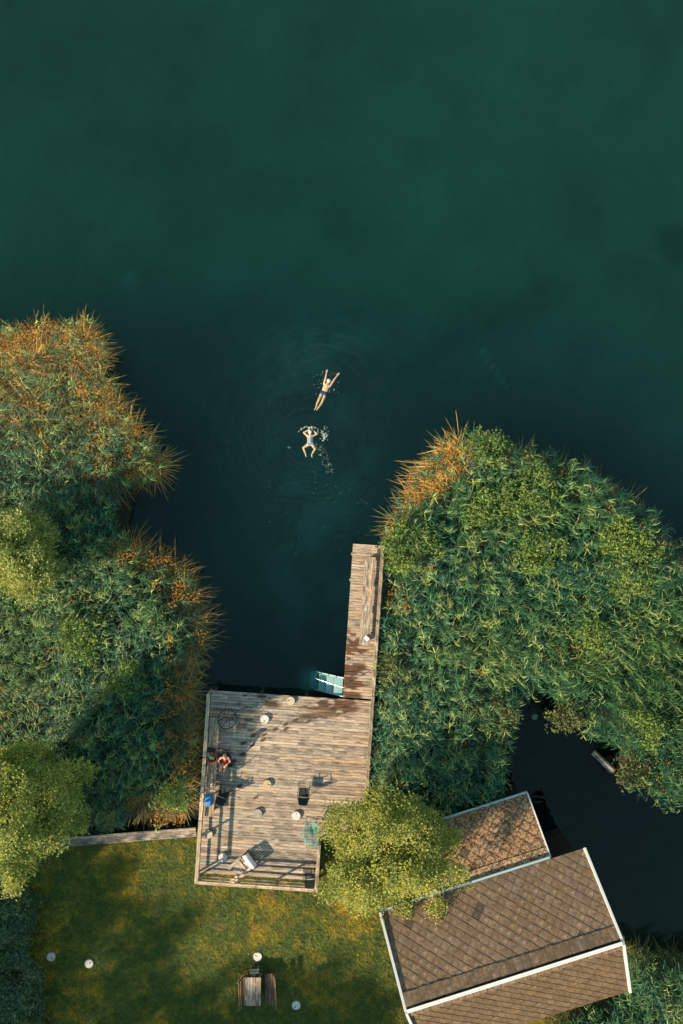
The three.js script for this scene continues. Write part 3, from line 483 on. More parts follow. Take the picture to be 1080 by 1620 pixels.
  // trees outside the picture that shade the lawn
  [[-24.0, 25.0, 5.2, 3.0, 3.4, 2.8], [-24.5, 30.0, 6.5, 3.6, 4.6, 3.4], [-17.5, 32.5, 6.8, 3.4, 4.4, 3.4], [-11.0, 31.2, 5.6, 2.7, 3.5, 2.7], [-22.5, 19.2, 7.2, 3.3, 4.2, 2.8], [-5.5, 33.0, 6.2, 2.5, 3.4, 2.8]].forEach(([x, z, cy, rx, ry, rz], i) =>
    tree('garden_tree', ['broad leafy tree beyond the left lawn edge', 'tall leafy tree beyond the lower left corner', 'tall leafy tree below the lawn', 'leafy tree below the picnic table', 'small leafy tree beyond the left reeds', 'leafy tree below the boathouse lawn'][i], 'tree', x, z, lawnY, { seed: 790 + i, cy, rx, ry, rz, clumps: 120, n: 10000, size: 0.7, trunk: 0.2, colors: dg, sprig: sprigs.broad }, 'trees round the garden'));
}

// ------------------------------------------------------------------ log stools
const stoolTex = [0, 1, 2].map(s => tex(128, 128, (u, v) => {
  const x = u * 2 - 1, y = v * 2 - 1, r = Math.hypot(x, y), a = Math.atan2(y, x) + s * 1.1, ring = 0.5 + 0.5 * Math.sin(r * 34 + 3 * noise(x * 2 + 5, y * 2 + s)), k = 0.86 + 0.05 * ring + 0.16 * (fbm(x * 5 + 9, y * 5 + s * 7, 3) - 0.5);
  const da = Math.abs(Math.atan2(Math.sin(a - 1.9), Math.cos(a - 1.9))); let d = 0;
  if (s === 0) { for (const [hx, hy, hr] of [[0.35, 0.45, 0.14], [0.3, -0.55, 0.11], [-0.45, 0.2, 0.07], [0, -0.2, 0.08], [-0.5, -0.3, 0.06]]) d = Math.max(d, 1 - smooth(hr * 0.7, hr, Math.hypot(x - hx, y - hy))); }
  else d = (1 - smooth(0.03 + 0.06 * r, 0.07 + 0.09 * r, da * r)) * (r < 0.75 && r > 0.08 ? 1 : 0);
  return [k, k, k].map(q => lerp(q, 0.13, d));
}));
const stoolLook = { white: [0.82, 0.79, 0.76], straw: [0.62, 0.47, 0.29], grey: [0.42, 0.41, 0.35], cream: [0.66, 0.57, 0.46] };
const stoolMats = {};
for (const k in stoolLook) stoolMats[k] = [0, 1, 2].map(i => mat(stoolLook[k], { map: stoolTex[i], roughness: 0.85 }));
[[460, 1109, 'cream', 1, DY, 'cream log stool at the top edge of the deck near the swim steps'], [419, 1138, 'white', 1, DY, 'pale log stool right of the black wire chair'], [423, 1241, 'straw', 1, DY, 'straw-coloured cracked log stool in the middle of the deck'], [408, 1287, 'grey', 0, DY, 'grey weathered log stool on the deck'], [469, 1291, 'white', 0, DY, 'white spotted log stool below the upright dark armchair'], [330, 1320, 'cream', 0, DY, 'cream log stool by the left railing where the boardwalk meets the deck'], [353, 1357, 'white', 0, DY, 'white spotted log stool left of the wooden deck chair'],
  [81, 1514, 'white', 2, lawnY, 'pale log stool nearest the left shrubs on the lawn'], [141, 1525, 'white', 2, lawnY, 'white log stool on the shaded left lawn, right one of a pair'], [408, 1514, 'white', 2, lawnY, 'white log stool on the lawn just above the picnic table'], [469, 1591, 'white', 2, lawnY, 'white log stool on the lawn right of the picnic bench']].forEach(([a, b, look, tx, y, label], i) => {
  const h = 0.12, q = plan(a, b, y + h), s = thing('log_stool', label, 'stool', [q[0], y, q[1]], i * 1.7 + (tx === 1 ? 2 : 0), 'round log stools'), r = 0.215;
  const side = new THREE.LatheGeometry([[r * 0.97, 0], [r, 0.04], [r * 0.99, h - 0.02], [r - 0.012, h - 0.004]].map(p => new THREE.Vector2(...p)), 28), p = side.attributes.position;
  for (let k = 0; k < p.count; k++) { const an = Math.atan2(p.getZ(k), p.getX(k)), f = 1 + 0.035 * (noise(Math.cos(an) * 2 + i * 5 + 9, Math.sin(an) * 2 + 9) - 0.5); p.setX(k, p.getX(k) * f); p.setZ(k, p.getZ(k) * f); }
  side.computeVertexNormals(); part('bark', side, mat(look === 'white' ? [0.5, 0.47, 0.43] : [0.2, 0.15, 0.11], { roughness: 0.95 }), s);
  const top = new THREE.CircleGeometry(r - 0.01, 28); top.rotateX(-Math.PI / 2); top.translate(0, h, 0); part('top', top, stoolMats[look][tx], s);
});

// ------------------------------------------------------------------ chairs
const blackMetal = mat([0.025, 0.027, 0.03], { roughness: 0.45, metalness: 0.4 }), chrome = mat([0.62, 0.64, 0.66], { roughness: 0.3, metalness: 0.9 });
const weave = tex(64, 64, (u, v) => 0.78 + 0.22 * (Math.sin(u * 6.283 * 16) * Math.sin(v * 6.283 * 16) > 0 ? 1 : 0) - 0.1 * noise(u * 32, v * 32, 32), { repeat: [2, 2] });
function armchair(label, px, py, turn, cloth, frame) {        // faces -z
  const q = plan(px, py, DY + 0.55), c = thing('armchair', label, 'chair', [q[0], DY, q[1]], turn, 'sling armchairs on the deck'), w = 0.235;
  const seat = new THREE.BoxGeometry(0.44, 0.012, 0.46, 6, 1, 6), p = seat.attributes.position; for (let i = 0; i < p.count; i++) p.setY(i, p.getY(i) + 0.43 - 0.03 * Math.cos(p.getX(i) * 6.5) + 0.06 * -p.getZ(i)); seat.computeVertexNormals(); part('seat', seat, cloth, c);
  const back = new THREE.BoxGeometry(0.44, 0.50, 0.012, 6, 6, 1), b = back.attributes.position; for (let i = 0; i < b.count; i++) { const t = b.getY(i) / 0.5 + 0.5; b.setXYZ(i, b.getX(i) * (1 - 0.12 * t * t), 0.44 + t * 0.46, b.getZ(i) + 0.24 + 0.17 * t + 0.03 * Math.cos(b.getX(i) * 6.5)); } back.computeVertexNormals(); part('backrest', back, cloth, c);
  part('back_frame', tube([[-w, 0.42, -0.24], [-w, 0.42, 0.22], [-w * 0.98, 0.62, 0.31], [-w * 0.85, 0.88, 0.41], [-w * 0.5, 0.94, 0.435], [w * 0.5, 0.94, 0.435], [w * 0.85, 0.88, 0.41], [w * 0.98, 0.62, 0.31], [w, 0.42, 0.22], [w, 0.42, -0.24]], 0.013, 60, 7), frame, c);
  for (const s of [-1, 1]) {
    part('armrest', tube([[s * (w + 0.03), 0.64, -0.2], [s * (w + 0.055), 0.66, 0], [s * (w + 0.05), 0.655, 0.18], [s * (w + 0.005), 0.64, 0.31]], 0.016, 16, 7), frame, c);
    part('leg', tube([[s * (w + 0.03), 0.64, -0.2], [s * (w + 0.03), 0.4, -0.25], [s * (w + 0.02), 0.012, -0.33]], 0.012, 10, 7), frame, c);
    part('leg', tube([[s * w, 0.45, 0.18], [s * (w + 0.01), 0.2, 0.25], [s * (w + 0.02), 0.012, 0.32]], 0.012, 10, 7), frame, c);
  }
  return c;
}
const navy = mat([0.012, 0.024, 0.032], { map: weave, roughness: 0.8 }), taupe = mat([0.17, 0.14, 0.12], { map: weave, roughness: 0.8 });
armchair('dark sling armchair standing alone right of the deck middle', 481, 1255, -DA, navy, blackMetal);
armchair('dark sling armchair turned towards the seated sunbather, shoes beside it', 354, 1256, -0.42, navy, blackMetal);
armchair('taupe sling armchair in the lower right corner of the deck', 490, 1385, 0.06, taupe, blackMetal);
function cordChair(name, label, px, py, turn, A, B, tilt, cord, m, n) {   // egg-shaped hoop strung with cords that meet in a hub
  const q = plan(px, py, DY + 0.5), c = thing(name, label, 'chair', [q[0], DY, q[1]], turn), rim = [], hub = [0, 0.36, -0.08];
  for (let i = 0; i < 28; i++) { const a = i / 28 * 6.283, z = Math.sin(a), x = Math.cos(a) * A * (1 - 0.12 * z); rim.push([x, 0.62 + tilt * (z + 1) * 0.5 + 0.05 * Math.abs(Math.cos(a)), z * B]); }
  part('rim', tube(rim, n > 12 ? 0.021 : 0.026, 84, 7, true), m, c);
  const inner = rim.map(([x, y, z]) => [lerp(hub[0], x, 0.86), lerp(hub[1], y, 0.80), lerp(hub[2], z, 0.86)]); if (n > 12) part('inner_hoop', tube(inner, 0.008, 70, 6, true), m, c);
  for (let i = 0; i < n; i++) { const a = rim[Math.floor(i * 28 / n) % 28], mid = [lerp(hub[0], a[0], 0.55), lerp(hub[1], a[1], 0.42), lerp(hub[2], a[2], 0.55)], s = [hub[0] + (a[0] - hub[0]) * 0.12, hub[1], hub[2] + (a[2] - hub[2]) * 0.12]; part('cord', tube([s, mid, a], cord, 6, 5), m, c); }
  part('hub', new THREE.TorusGeometry(n > 12 ? 0.06 : 0.05, 0.022, 8, 20).rotateX(Math.PI / 2).translate(...hub), n > 12 ? m : mat([0.5, 0.36, 0.22]), c);
  for (const [lx, lz, tx, tz] of [[-A * 0.75, -B * 0.98, -A * 0.5, -B * 0.1], [A * 0.75, -B * 0.98, A * 0.5, -B * 0.1], [0, B * 0.8, 0, B * 0.25]]) part('leg', tube([[lx, 0.012, lz], [lerp(lx, tx, 0.75), 0.3, lerp(lz, tz, 0.75)], [tx, 0.44, tz]], 0.012, 10, 6), blackMetal, c);
  return c;
}
cordChair('cord_chair', 'turquoise cord chair at the deck edge beside the birch', 494, 1315, 0.05, 0.37, 0.52, 0.45, 0.010, mat([0.05, 0.50, 0.47], { roughness: 0.5 }), 28);
cordChair('hoop_chair', 'black round hoop chair with spokes near the top left of the deck', 361, 1136, -0.35, 0.43, 0.45, 0.20, 0.017, blackMetal, 7);
{ // wooden deck chair facing the lower left
  const q = plan(381, 1371, DY + 0.35), c = thing('wooden_deck_chair', 'slanted wooden deck chair by the bottom railing under a white towel', 'chair', [q[0], DY, q[1]], 0, null), w = [wood[6], wood[2], wood[0]];
  c.rotation.y = Math.PI - 0.83 + Math.PI;           // local +z points to the lower left
  c.rotation.y = -0.83;
  for (let i = 0; i < 5; i++) part('seat_slat', uvMetres(bar([-0.25, 0.36 - i * -0.012, 0.34 - i * 0.115], [0.25, 0.36 + i * 0.012 - 0.0, 0.34 - i * 0.115], 0.1, 0.022, 0.004), 0.6, i * 0.3, 0), w[i % 3], c);
  for (let i = 0; i < 5; i++) part('back_slat', uvMetres(bar([(i - 2) * 0.108, 0.34, -0.16], [(i - 2) * 0.118, 0.56 - 0.03 * Math.abs(i - 2), -0.64], 0.095, 0.02, 0.004), 0.6, i * 0.2, 0, true), w[(i + 1) % 3], c);
  for (const s of [-1, 1]) { part('armrest', uvMetres(bar([s * 0.345, 0.48, 0.46], [s * 0.335, 0.455, -0.36], 0.14, 0.026, 0.006), 0.6, s, 0, true), w[0], c); part('leg', uvMetres(bar([s * 0.31, 0, 0.36], [s * 0.31, 0.462, 0.36], 0.03, 0.09), 0.6, s, 0), w[1], c); part('rear_leg', uvMetres(bar([s * 0.285, 0.03, -0.62], [s * 0.285, 0.38, 0.40], 0.03, 0.11), 0.6, s, 0, true), w[2], c); }
  part('foot_board', uvMetres(bar([0.24, 0.10, 1.0], [0.24, 0.34, 0.42], 0.1, 0.03), 0.6, 0, 0, true), w[1], c); part('foot_board', uvMetres(bar([0.36, 0.10, 1.02], [0.36, 0.34, 0.42], 0.08, 0.03), 0.6, 0.4, 0, true), w[0], c);
  const g = new THREE.BoxGeometry(0.78, 0.018, 0.38, 14, 1, 10), p = g.attributes.position;
  for (let i = 0; i < p.count; i++) { const x = p.getX(i), z = p.getZ(i), f = z / 0.38; p.setXYZ(i, x * (1 - 0.06 * noise(z * 8, 3)), p.getY(i) + 0.585 - 0.5 * Math.abs(f) * Math.abs(f) - (Math.abs(x) > 0.28 ? (Math.abs(x) - 0.28) * 0.5 : 0) + 0.02 * noise(x * 14 + 5, z * 14), -0.56 + z * 0.85 + 0.02 * noise(x * 9, z * 9 + 4)); }
  g.computeVertexNormals(); const t = part('towel', g, mat([0.80, 0.74, 0.74], { roughness: 1 })); tag(t, 'white towel draped over the back of the wooden deck chair', 'towel'); t.position.copy(c.position); t.rotation.copy(c.rotation); t.rotation.y -= 0.12;
}
{ // low dark lounge chair that carries the seated woman
  const q = plan(357.5, 1206, DY + 0.4), c = thing('lounge_chair', 'low black lounge chair under the person in red', 'chair', [q[0], DY, q[1]], 0.18), w = 0.26;
  part('seat', bar([0, 0.30, -0.18], [0, 0.36, 0.28], 0.5, 0.016), navy, c); part('backrest', bar([0, 0.30, -0.19], [0, 0.78, -0.58], 0.5, 0.016), navy, c);
  for (const s of [-1, 1]) { part('frame', tube([[s * w, 0.36, 0.3], [s * w, 0.29, -0.18], [s * w, 0.8, -0.6]], 0.013, 20, 7), blackMetal, c); part('leg', tube([[s * w, 0.012, 0.34], [s * w, 0.34, 0.1], [s * w, 0.5, -0.05]], 0.012, 10, 6), blackMetal, c); part('leg', tube([[s * w, 0.012, -0.62], [s * w, 0.2, -0.3], [s * w, 0.34, 0.05]], 0.012, 10, 6), blackMetal, c); }
}

// ------------------------------------------------------------------ swim steps
{
  const [x, z] = fromDeck(6.33, 0), s = thing('swim_steps', 'pale blue swim steps with a handrail going down from the pier', 'steps', [x, 0, z], -DA), al = mat([0.26, 0.47, 0.52], { roughness: 0.45, metalness: 0.15 }), pale = mat([0.52, 0.62, 0.64], { roughness: 0.4, metalness: 0.2 });
  for (let i = 0; i < 5; i++) { const t = part('tread', box(0.33, 0.035, 0.86, -0.20 - i * 0.385, 0.50 - i * 0.31, -0.56, 0, 0.008), al, s); part('nosing', box(0.035, 0.045, 0.86, -0.20 - i * 0.385 - 0.185, 0.50 - i * 0.31 - 0.002, -0.56, 0, 0.008), pale, t); }
  for (const zz of [-1.01, -0.11]) part('stringer', bar([0.06, 0.70, zz], [-1.9, -0.86, zz], 0.04, 0.10, 0.01), pale, s);
  for (const zz of [-1.03]) part('handrail', tube([[0.1, 0.76, zz + 0.32], [0.08, 1.45, zz + 0.32], [-0.05, 1.52, zz + 0.30], [-1.25, 0.95, zz + 0.1], [-1.36, 0.75, zz + 0.06], [-1.3, 0.2, zz + 0.04], [-1.2, -0.2, zz + 0.02]], 0.014, 60, 8), chrome, s);
}

// ------------------------------------------------------------------ picnic group on the lawn
{
  const P = (a, b, h) => { const q = plan(a, b, lawnY + h); return [q[0], lawnY, q[1]]; }, w = [wood[3], wood[5], wood[0], wood[1], wood[2], wood[4]];
  const t = thing('picnic_table', 'weathered plank picnic table on the lawn', 'table', P(400.5, 1569, 0.72), -0.01);
  for (let i = 0; i < 6; i++) part('plank', uvMetres(box(0.122, 0.035, 1.36, (i - 2.5) * 0.129, 0.70, 0, 0, 0.004), 0.6, i * 0.3, i * 0.1, true), w[i], t);
  for (const s of [-1, 1]) { for (const k of [-1, 1]) part('leg', bar([k * 0.36, 0, s * 0.5], [k * 0.18, 0.68, s * 0.5], 0.09, 0.05), railWood[2], t); part('cross_beam', bar([-0.36, 0.65, s * 0.44], [0.36, 0.65, s * 0.44], 0.05, 0.07), railWood[2], t); }
  const gb = (label, pos, turn) => {
    const b = thing('garden_bench', label, 'bench', pos, turn, 'wooden benches at the picnic table'), m = [mat([0.30, 0.19, 0.13], { map: grainTex[0] }), mat([0.36, 0.23, 0.15], { map: grainTex[1] }), mat([0.44, 0.29, 0.19], { map: grainTex[1] })];
    for (let i = 0; i < 3; i++) part('seat_slat', uvMetres(box(0.125, 0.03, 1.5, -0.14 + i * 0.135, 0.43, 0, 0, 0.004), 0.6, i * 0.3, 0, true), m[i % 2], b);
    for (let i = 0; i < 2; i++) part('back_slat', uvMetres(bar([0.26 + i * 0.07, 0.62 + i * 0.19, -0.78], [0.26 + i * 0.07, 0.62 + i * 0.19, 0.78], 0.03, 0.13, 0.004), 0.6, i, 0, true), m[2], b);
    for (const s of [-1, 1]) { part('leg', bar([-0.16, 0, s * 0.6], [-0.16, 0.41, s * 0.6], 0.05, 0.06), m[1], b); part('rear_leg', bar([0.46, 0, s * 0.62], [0.17, 0.42, s * 0.62], 0.05, 0.06), m[1], b); part('back_post', bar([0.17, 0.42, s * 0.62], [0.36, 0.92, s * 0.62], 0.05, 0.06), m[1], b); }
    return b;
  };
  gb('brown wooden bench with a backrest right of the picnic table', P(427, 1565, 0.43), 0.05);
  gb('brown wooden bench pushed under the left side of the picnic table', P(391, 1566, 0.43), Math.PI + 0.02);
  const st = thing('wooden_stool', 'small pale wooden stool at the top end of the picnic table', 'stool', P(403, 1537, 0.42), 0.08);
  for (let i = 0; i < 2; i++) part('seat_slat', uvMetres(box(0.46, 0.03, 0.1, 0, 0.42, (i - 0.5) * 0.14, 0, 0.004), 0.6, i, 0), wood[6], st);
  for (const k of [-1, 1]) for (const s of [-1, 1]) part('leg', bar([k * 0.18, 0, s * 0.09], [k * 0.16, 0.405, s * 0.07], 0.04, 0.04), wood[4], st);
}

// ------------------------------------------------------------------ small things
function lump(w, h, d, seed, amp = 0.25, detail = 10) {        // a soft crumpled body resting on y = 0
  const g = mergeVertices(new RoundedBoxGeometry(w, h, d, detail, Math.min(w, h, d) * 0.35).deleteAttribute('uv').deleteAttribute('normal')), p = g.attributes.position;
  for (let i = 0; i < p.count; i++) { const x = p.getX(i), y = p.getY(i), z = p.getZ(i), n = 1 + amp * (fbm(x * 7 / w * 0.4 + seed, z * 7 / d * 0.4 + y * 9, 3) - 0.5) * 2, c = y > 0 ? 1 : 0.25; p.setXYZ(i, x * lerp(1, n, c), y * lerp(1, n, c), z * lerp(1, n, c)); }
  g.computeBoundingBox(); g.translate(0, -g.boundingBox.min.y, 0); g.computeVertexNormals(); return g;
}
{
  const BY = DY + 0.436;
  let q = plan(330, 1267, BY + 0.15), b = thing('blue_bag', 'crumpled bright blue bag at the lower end of the left bench', 'bag', [q[0], BY, q[1]], 0.1);
  part('body', lump(0.34, 0.2, 0.30, 3, 0.5).translate(0.02, 0, -0.12), mat([0.02, 0.20, 0.55], { roughness: 0.6 }), b); part('flap', lump(0.32, 0.15, 0.28, 8, 0.5).translate(0, 0, 0.14), mat([0.03, 0.24, 0.60], { roughness: 0.6 }), b);
  q = plan(337, 1199, BY + 0.2); b = thing('beach_bag', 'open red-orange beach bag with dark lining on the left bench', 'bag', [q[0], BY, q[1]], 0.1);
  const lat = new THREE.LatheGeometry([[0.01, 0.0], [0.15, 0.0], [0.185, 0.06], [0.22, 0.30], [0.235, 0.38], [0.225, 0.385], [0.20, 0.28], [0.16, 0.04], [0.01, 0.03]].map(p => new THREE.Vector2(...p)), 26), lp = lat.attributes.position;
  for (let i = 0; i < lp.count; i++) { const a = Math.atan2(lp.getZ(i), lp.getX(i)), k = 1 + 0.18 * (noise(Math.cos(a) * 3 + 8, Math.sin(a) * 3 + 2) - 0.5); lp.setXYZ(i, lp.getX(i) * k, lp.getY(i) * (0.85 + 0.3 * noise(Math.cos(a) * 2 + 3, Math.sin(a) * 2)), lp.getZ(i) * k * 0.8); } lat.computeVertexNormals();
  part('body', lat, mat([0.62, 0.085, 0.02], { roughness: 0.7, side: THREE.DoubleSide }), b);
  for (const s of [-1, 1]) part('strap', tube([[-0.1, 0.36, s * 0.17], [-0.06, 0.42, s * 0.2], [0.06, 0.42, s * 0.2], [0.1, 0.36, s * 0.17]], 0.012, 14, 6), mat([0.62, 0.085, 0.02], { roughness: 0.7 }), b);
  const tw = part('turquoise_towel', lump(0.30, 0.12, 0.17, 21, 0.5), mat([0.02, 0.30, 0.26], { roughness: 0.95 })); tag(tw, 'turquoise rolled towel stuffed in the red beach bag', 'towel'); tw.position.set(q[0] - 0.02, BY + 0.30, q[1] - 0.06); tw.rotation.y = -0.35;
  q = plan(334, 1187, BY + 0.1); const dj = part('dark_garment', lump(0.40, 0.12, 0.22, 33, 0.6), mat([0.012, 0.014, 0.018], { roughness: 0.95 })); tag(dj, 'black crumpled garment on the bench behind the beach bag', 'garment'); dj.position.set(q[0], BY, q[1]); dj.rotation.y = -0.2;
  q = plan(579.5, 1010, BY + 0.1); const tf = part('folded_towel', mergeGeometries([lump(0.24, 0.05, 0.18, 5, 0.15), lump(0.235, 0.045, 0.175, 6, 0.15).translate(0, 0.045, 0)]), mat([0.80, 0.76, 0.74], { roughness: 1 })); tag(tf, 'white folded towel at the lower end of the pier bench', 'towel'); tf.position.set(q[0], BY, q[1]); tf.rotation.y = -0.7;
  [[343.5, 1271, 0.22], [351.5, 1273.5, 0.5]].forEach(([a, c, t], i) => {
    const s = plan(a, c, DY + 0.06), sh = thing('shoe', ['white shoe beside the dark armchair, nearer the bench', 'white shoe beside the dark armchair, farther from the bench'][i], 'shoe', [s[0], DY, s[1]], t, 'pair of white shoes');
    const g = new THREE.SphereGeometry(1, 20, 14), p = g.attributes.position; for (let k = 0; k < p.count; k++) { const x = p.getX(k), y = Math.max(-0.4, p.getY(k)), z = p.getZ(k); p.setXYZ(k, x * (0.048 + 0.008 * z), (y + 0.4) * (0.062 - 0.02 * z) + 0.014, z * 0.135); } g.computeVertexNormals(); part('upper', g, mat([0.78, 0.77, 0.75], { roughness: 0.8 }), sh);
    part('sole', new THREE.CylinderGeometry(1, 1, 0.016, 24).scale(0.052, 1, 0.14).translate(0, 0.008, 0), mat([0.6, 0.58, 0.55]), sh);
    part('opening', new THREE.SphereGeometry(1, 14, 8).scale(0.028, 0.012, 0.045).translate(0, 0.086, -0.055), mat([0.25, 0.24, 0.24]), sh);
  });
  // log in the inlet
  q = plan(952, 1204, 0.1); const lg = thing('floating_log', 'grey log floating in the dark inlet beside the reeds', 'log', [q[0], 0.05, q[1]], 0), L = 1.25, cg = new THREE.CylinderGeometry(0.165, 0.15, L, 18, 10), cp = cg.attributes.position;
  for (let i = 0; i < cp.count; i++) { const a = Math.atan2(cp.getZ(i), cp.getX(i)), k = 1 + 0.16 * (noise(Math.cos(a) * 3 + 5, Math.sin(a) * 3 + cp.getY(i) * 2) - 0.5); cp.setX(i, cp.getX(i) * k); cp.setZ(i, cp.getZ(i) * k); } cg.computeVertexNormals(); cg.rotateX(Math.PI / 2 - 0.22).rotateY(Math.PI / 4 + 0.03).translate(0, 0.08, 0); part('trunk', uvMetres(cg, 0.8), mat([0.68, 0.60, 0.50], { map: grainTex[0], roughness: 0.95 }), lg);
  const cut = new THREE.CircleGeometry(0.15, 20).translate(0, 0, 0); cut.rotateX(0.22); cut.rotateY(Math.PI / 4 + 0.03); const dv = V(0, -Math.sin(-0.22), 1).normalize().applyAxisAngle(V(0, 1, 0), Math.PI / 4 + 0.03); cut.translate(dv.x * (L / 2 + 0.004), 0.08 + dv.y * (L / 2 + 0.004), dv.z * (L / 2 + 0.004)); part('cut_face', cut, mat([0.6, 0.45, 0.27], { map: stoolTex[2] }), lg);
  [[835, 1102, 'round lily pad at the head of the inlet under the reeds'], [845, 1134, 'round lily pad out on the open dark inlet']].forEach(([a, c, l], i) => { const s = plan(a, c), g = new THREE.CircleGeometry(0.15, 30, 0.15, 6.0), p = g.attributes.position; for (let k = 0; k < p.count; k++) { const r = Math.hypot(p.getX(k), p.getY(k)); p.setZ(k, 0.008 + 0.010 * (r / 0.15)); } g.rotateX(-Math.PI / 2); g.computeVertexNormals(); const o = part('lily_pad', g, mat([0.07, 0.20, 0.13], { roughness: 0.4, side: THREE.DoubleSide })); tag(o, l, 'lily pad', 'lily pads in the inlet'); o.position.set(s[0], 0.002, s[1]); o.rotation.y = i * 2; });
  q = plan(283, 1277, 1.3); const po = thing('marker_post', 'pale-topped short post poking out of the reeds left of the deck', 'post', [q[0], 0.1, q[1]]); part('stake', new THREE.CylinderGeometry(0.03, 0.035, 1.3, 8).translate(0, 0.65, 0), darkWood, po); part('cap', lump(0.2, 0.16, 0.17, 4, 0.3, 6).translate(0, 1.27, 0), mat([0.55, 0.62, 0.62]), po);
  q = plan(770, 575); 
  // foam and drifting specks
  const R = rng(900), fl = [], sp = new THREE.CircleGeometry(1, 6); sp.rotateX(-Math.PI / 2);
  const add = (x, z, r, e = 1, yaw = 0) => fl.push({ m: new THREE.Matrix4().compose(V(x, 0.016, z), new THREE.Quaternion().setFromAxisAngle(V(0, 1, 0), yaw), V(r * e, 1, r)), c: RGB(0.55, 0.66, 0.62).multiplyScalar(0.5 + 0.5 * R()) });
  for (let i = 0; i < 90; i++) { const c = plan(514, 688), a = R() * 6.28, r = 0.5 * R() * R(); add(c[0] + Math.cos(a) * r * 0.7, c[1] + Math.sin(a) * r, 0.005 + 0.012 * R(), 1 + 2.5 * R(), R() * 6); }
  for (let i = 0; i < 70; i++) { const c = plan(489, 692), a = -2.6 + 2.9 * R(), r = 0.55 + 0.12 * R() + 0.15 * (a > -0.6); add(c[0] + Math.cos(a) * r, c[1] + Math.sin(a) * r * 0.85, 0.007 + 0.009 * R(), 1 + 3 * R(), -a + 1.57); }
  for (let i = 0; i < 90; i++) { const t = R(), c = plan(503 + 22 * t + 14 * (R() - 0.5), 700 + 50 * t); add(c[0], c[1], 0.005 + 0.011 * R() * R(), 1 + 2 * R(), 0.9); }
  for (let i = 0; i < 36; i++) { const c = plan(516 + (R() - 0.5) * 40, 606 + (R() - 0.5) * 36); add(c[0], c[1], 0.005 + 0.010 * R(), 1 + R(), R() * 6); }
  for (let i = 0; i < 60; i++) { const c = plan(470 + 160 * (R() - 0.3), 740 + 140 * R()); add(c[0], c[1], 0.005 + 0.006 * R()); }
  for (let i = 0; i < 22; i++) { const c = plan(R() * 1080, R() * 470); add(c[0], c[1], 0.005 + 0.008 * R()); }
  tag(instanced('water_foam', sp, mat([1, 1, 1], { roughness: 0.6 }), fl), 'white foam flecks on the water around the swimmers', 'foam');
}

// ------------------------------------------------------------------ people
function field(fn, lo, hi, res) {
  const mc = new MarchingCubes(res, mat([1, 1, 1]), false, false, 90000), F = mc.field; mc.isolation = 0;
  for (let k = 0; k < res; k++) for (let j = 0; j < res; j++) for (let i = 0; i < res; i++) F[i + j * res + k * res * res] = -fn(lo[0] + (hi[0] - lo[0]) * i / res, lo[1] + (hi[1] - lo[1]) * j / res, lo[2] + (hi[2] - lo[2]) * k / res);
  mc.update();
  const n = mc.count, p = new Float32Array(mc.positionArray.subarray(0, n * 3));
  for (let i = 0; i < n; i++) for (let c = 0; c < 3; c++) p[i * 3 + c] = lo[c] + (p[i * 3 + c] + 1) / 2 * (hi[c] - lo[c]);
  let g = new THREE.BufferGeometry(); g.setAttribute('position', new THREE.BufferAttribute(p, 3)); g = mergeVertices(g, 1e-5);
  const q = g.attributes.position, ix = g.index.array; let vol = 0; const a = V(), b = V(), c = V();
  for (let i = 0; i < ix.length; i += 3) { a.fromBufferAttribute(q, ix[i]); b.fromBufferAttribute(q, ix[i + 1]); c.fromBufferAttribute(q, ix[i + 2]); vol += a.dot(b.clone().cross(c)); }
  if (vol < 0) for (let i = 0; i < ix.length; i += 3) { const t = ix[i]; ix[i] = ix[i + 1]; ix[i + 1] = t; }
  g.computeVertexNormals(); return g;
}
function capsules(bones, k = 0.03) {              // bones: [a, ra, b, rb]
  return (x, y, z) => { let s = 1e3; for (const [a, ra, b, rb] of bones) { const dx = b[0] - a[0], dy = b[1] - a[1], dz = b[2] - a[2], l = dx * dx + dy * dy + dz * dz || 1e-9, t = clamp(((x - a[0]) * dx + (y - a[1]) * dy + (z - a[2]) * dz) / l), d = Math.hypot(x - a[0] - dx * t, y - a[1] - dy * t, z - a[2] - dz * t) - lerp(ra, rb, t), h = clamp(0.5 + 0.5 * (s - d) / k); s = lerp(s, d, h) - k * h * (1 - h); } return s; };
}
function hull(bones, pad) { const lo = [9, 9, 9], hi = [-9, -9, -9]; for (const [a, ra, b, rb] of bones) for (let c = 0; c < 3; c++) { lo[c] = Math.min(lo[c], a[c] - ra - pad, b[c] - rb - pad); hi[c] = Math.max(hi[c], a[c] + ra + pad, b[c] + rb + pad); } return [lo, hi]; }
// a hand in its own axes: wrist at 0, fingers along +z, palm faces -y, thumb on +x
const handGeo = (() => {
  const b = [[[0.018, 0, 0.02], 0.017, [0.024, 0, 0.082], 0.013], [[-0.018, 0, 0.02], 0.016, [-0.024, -0.002, 0.078], 0.012], [[0, 0, 0.0], 0.024, [0, 0, 0.078], 0.016]];
  const fingers = [[0.028, 0.074], [0.0095, 0.084], [-0.0095, 0.078], [-0.027, 0.062]];
  fingers.forEach(([x, l], i) => { const z = 0.084 - (i === 3 ? 0.008 : 0), s = x * 0.14; b.push([[x, 0, z - 0.01], 0.0095, [x + s, -0.004, z + l * 0.45], 0.0085], [[x + s, -0.004, z + l * 0.45], 0.0085, [x + s * 1.5, -0.014, z + l * 0.92], 0.007]); });
  b.push([[0.022, -0.002, 0.022], 0.014, [0.046, -0.008, 0.056], 0.0105], [[0.046, -0.008, 0.056], 0.0105, [0.056, -0.014, 0.084], 0.0085]);
  const [lo, hi] = hull(b, 0.01); return field(capsules(b, 0.006), lo, hi, 56);
})();
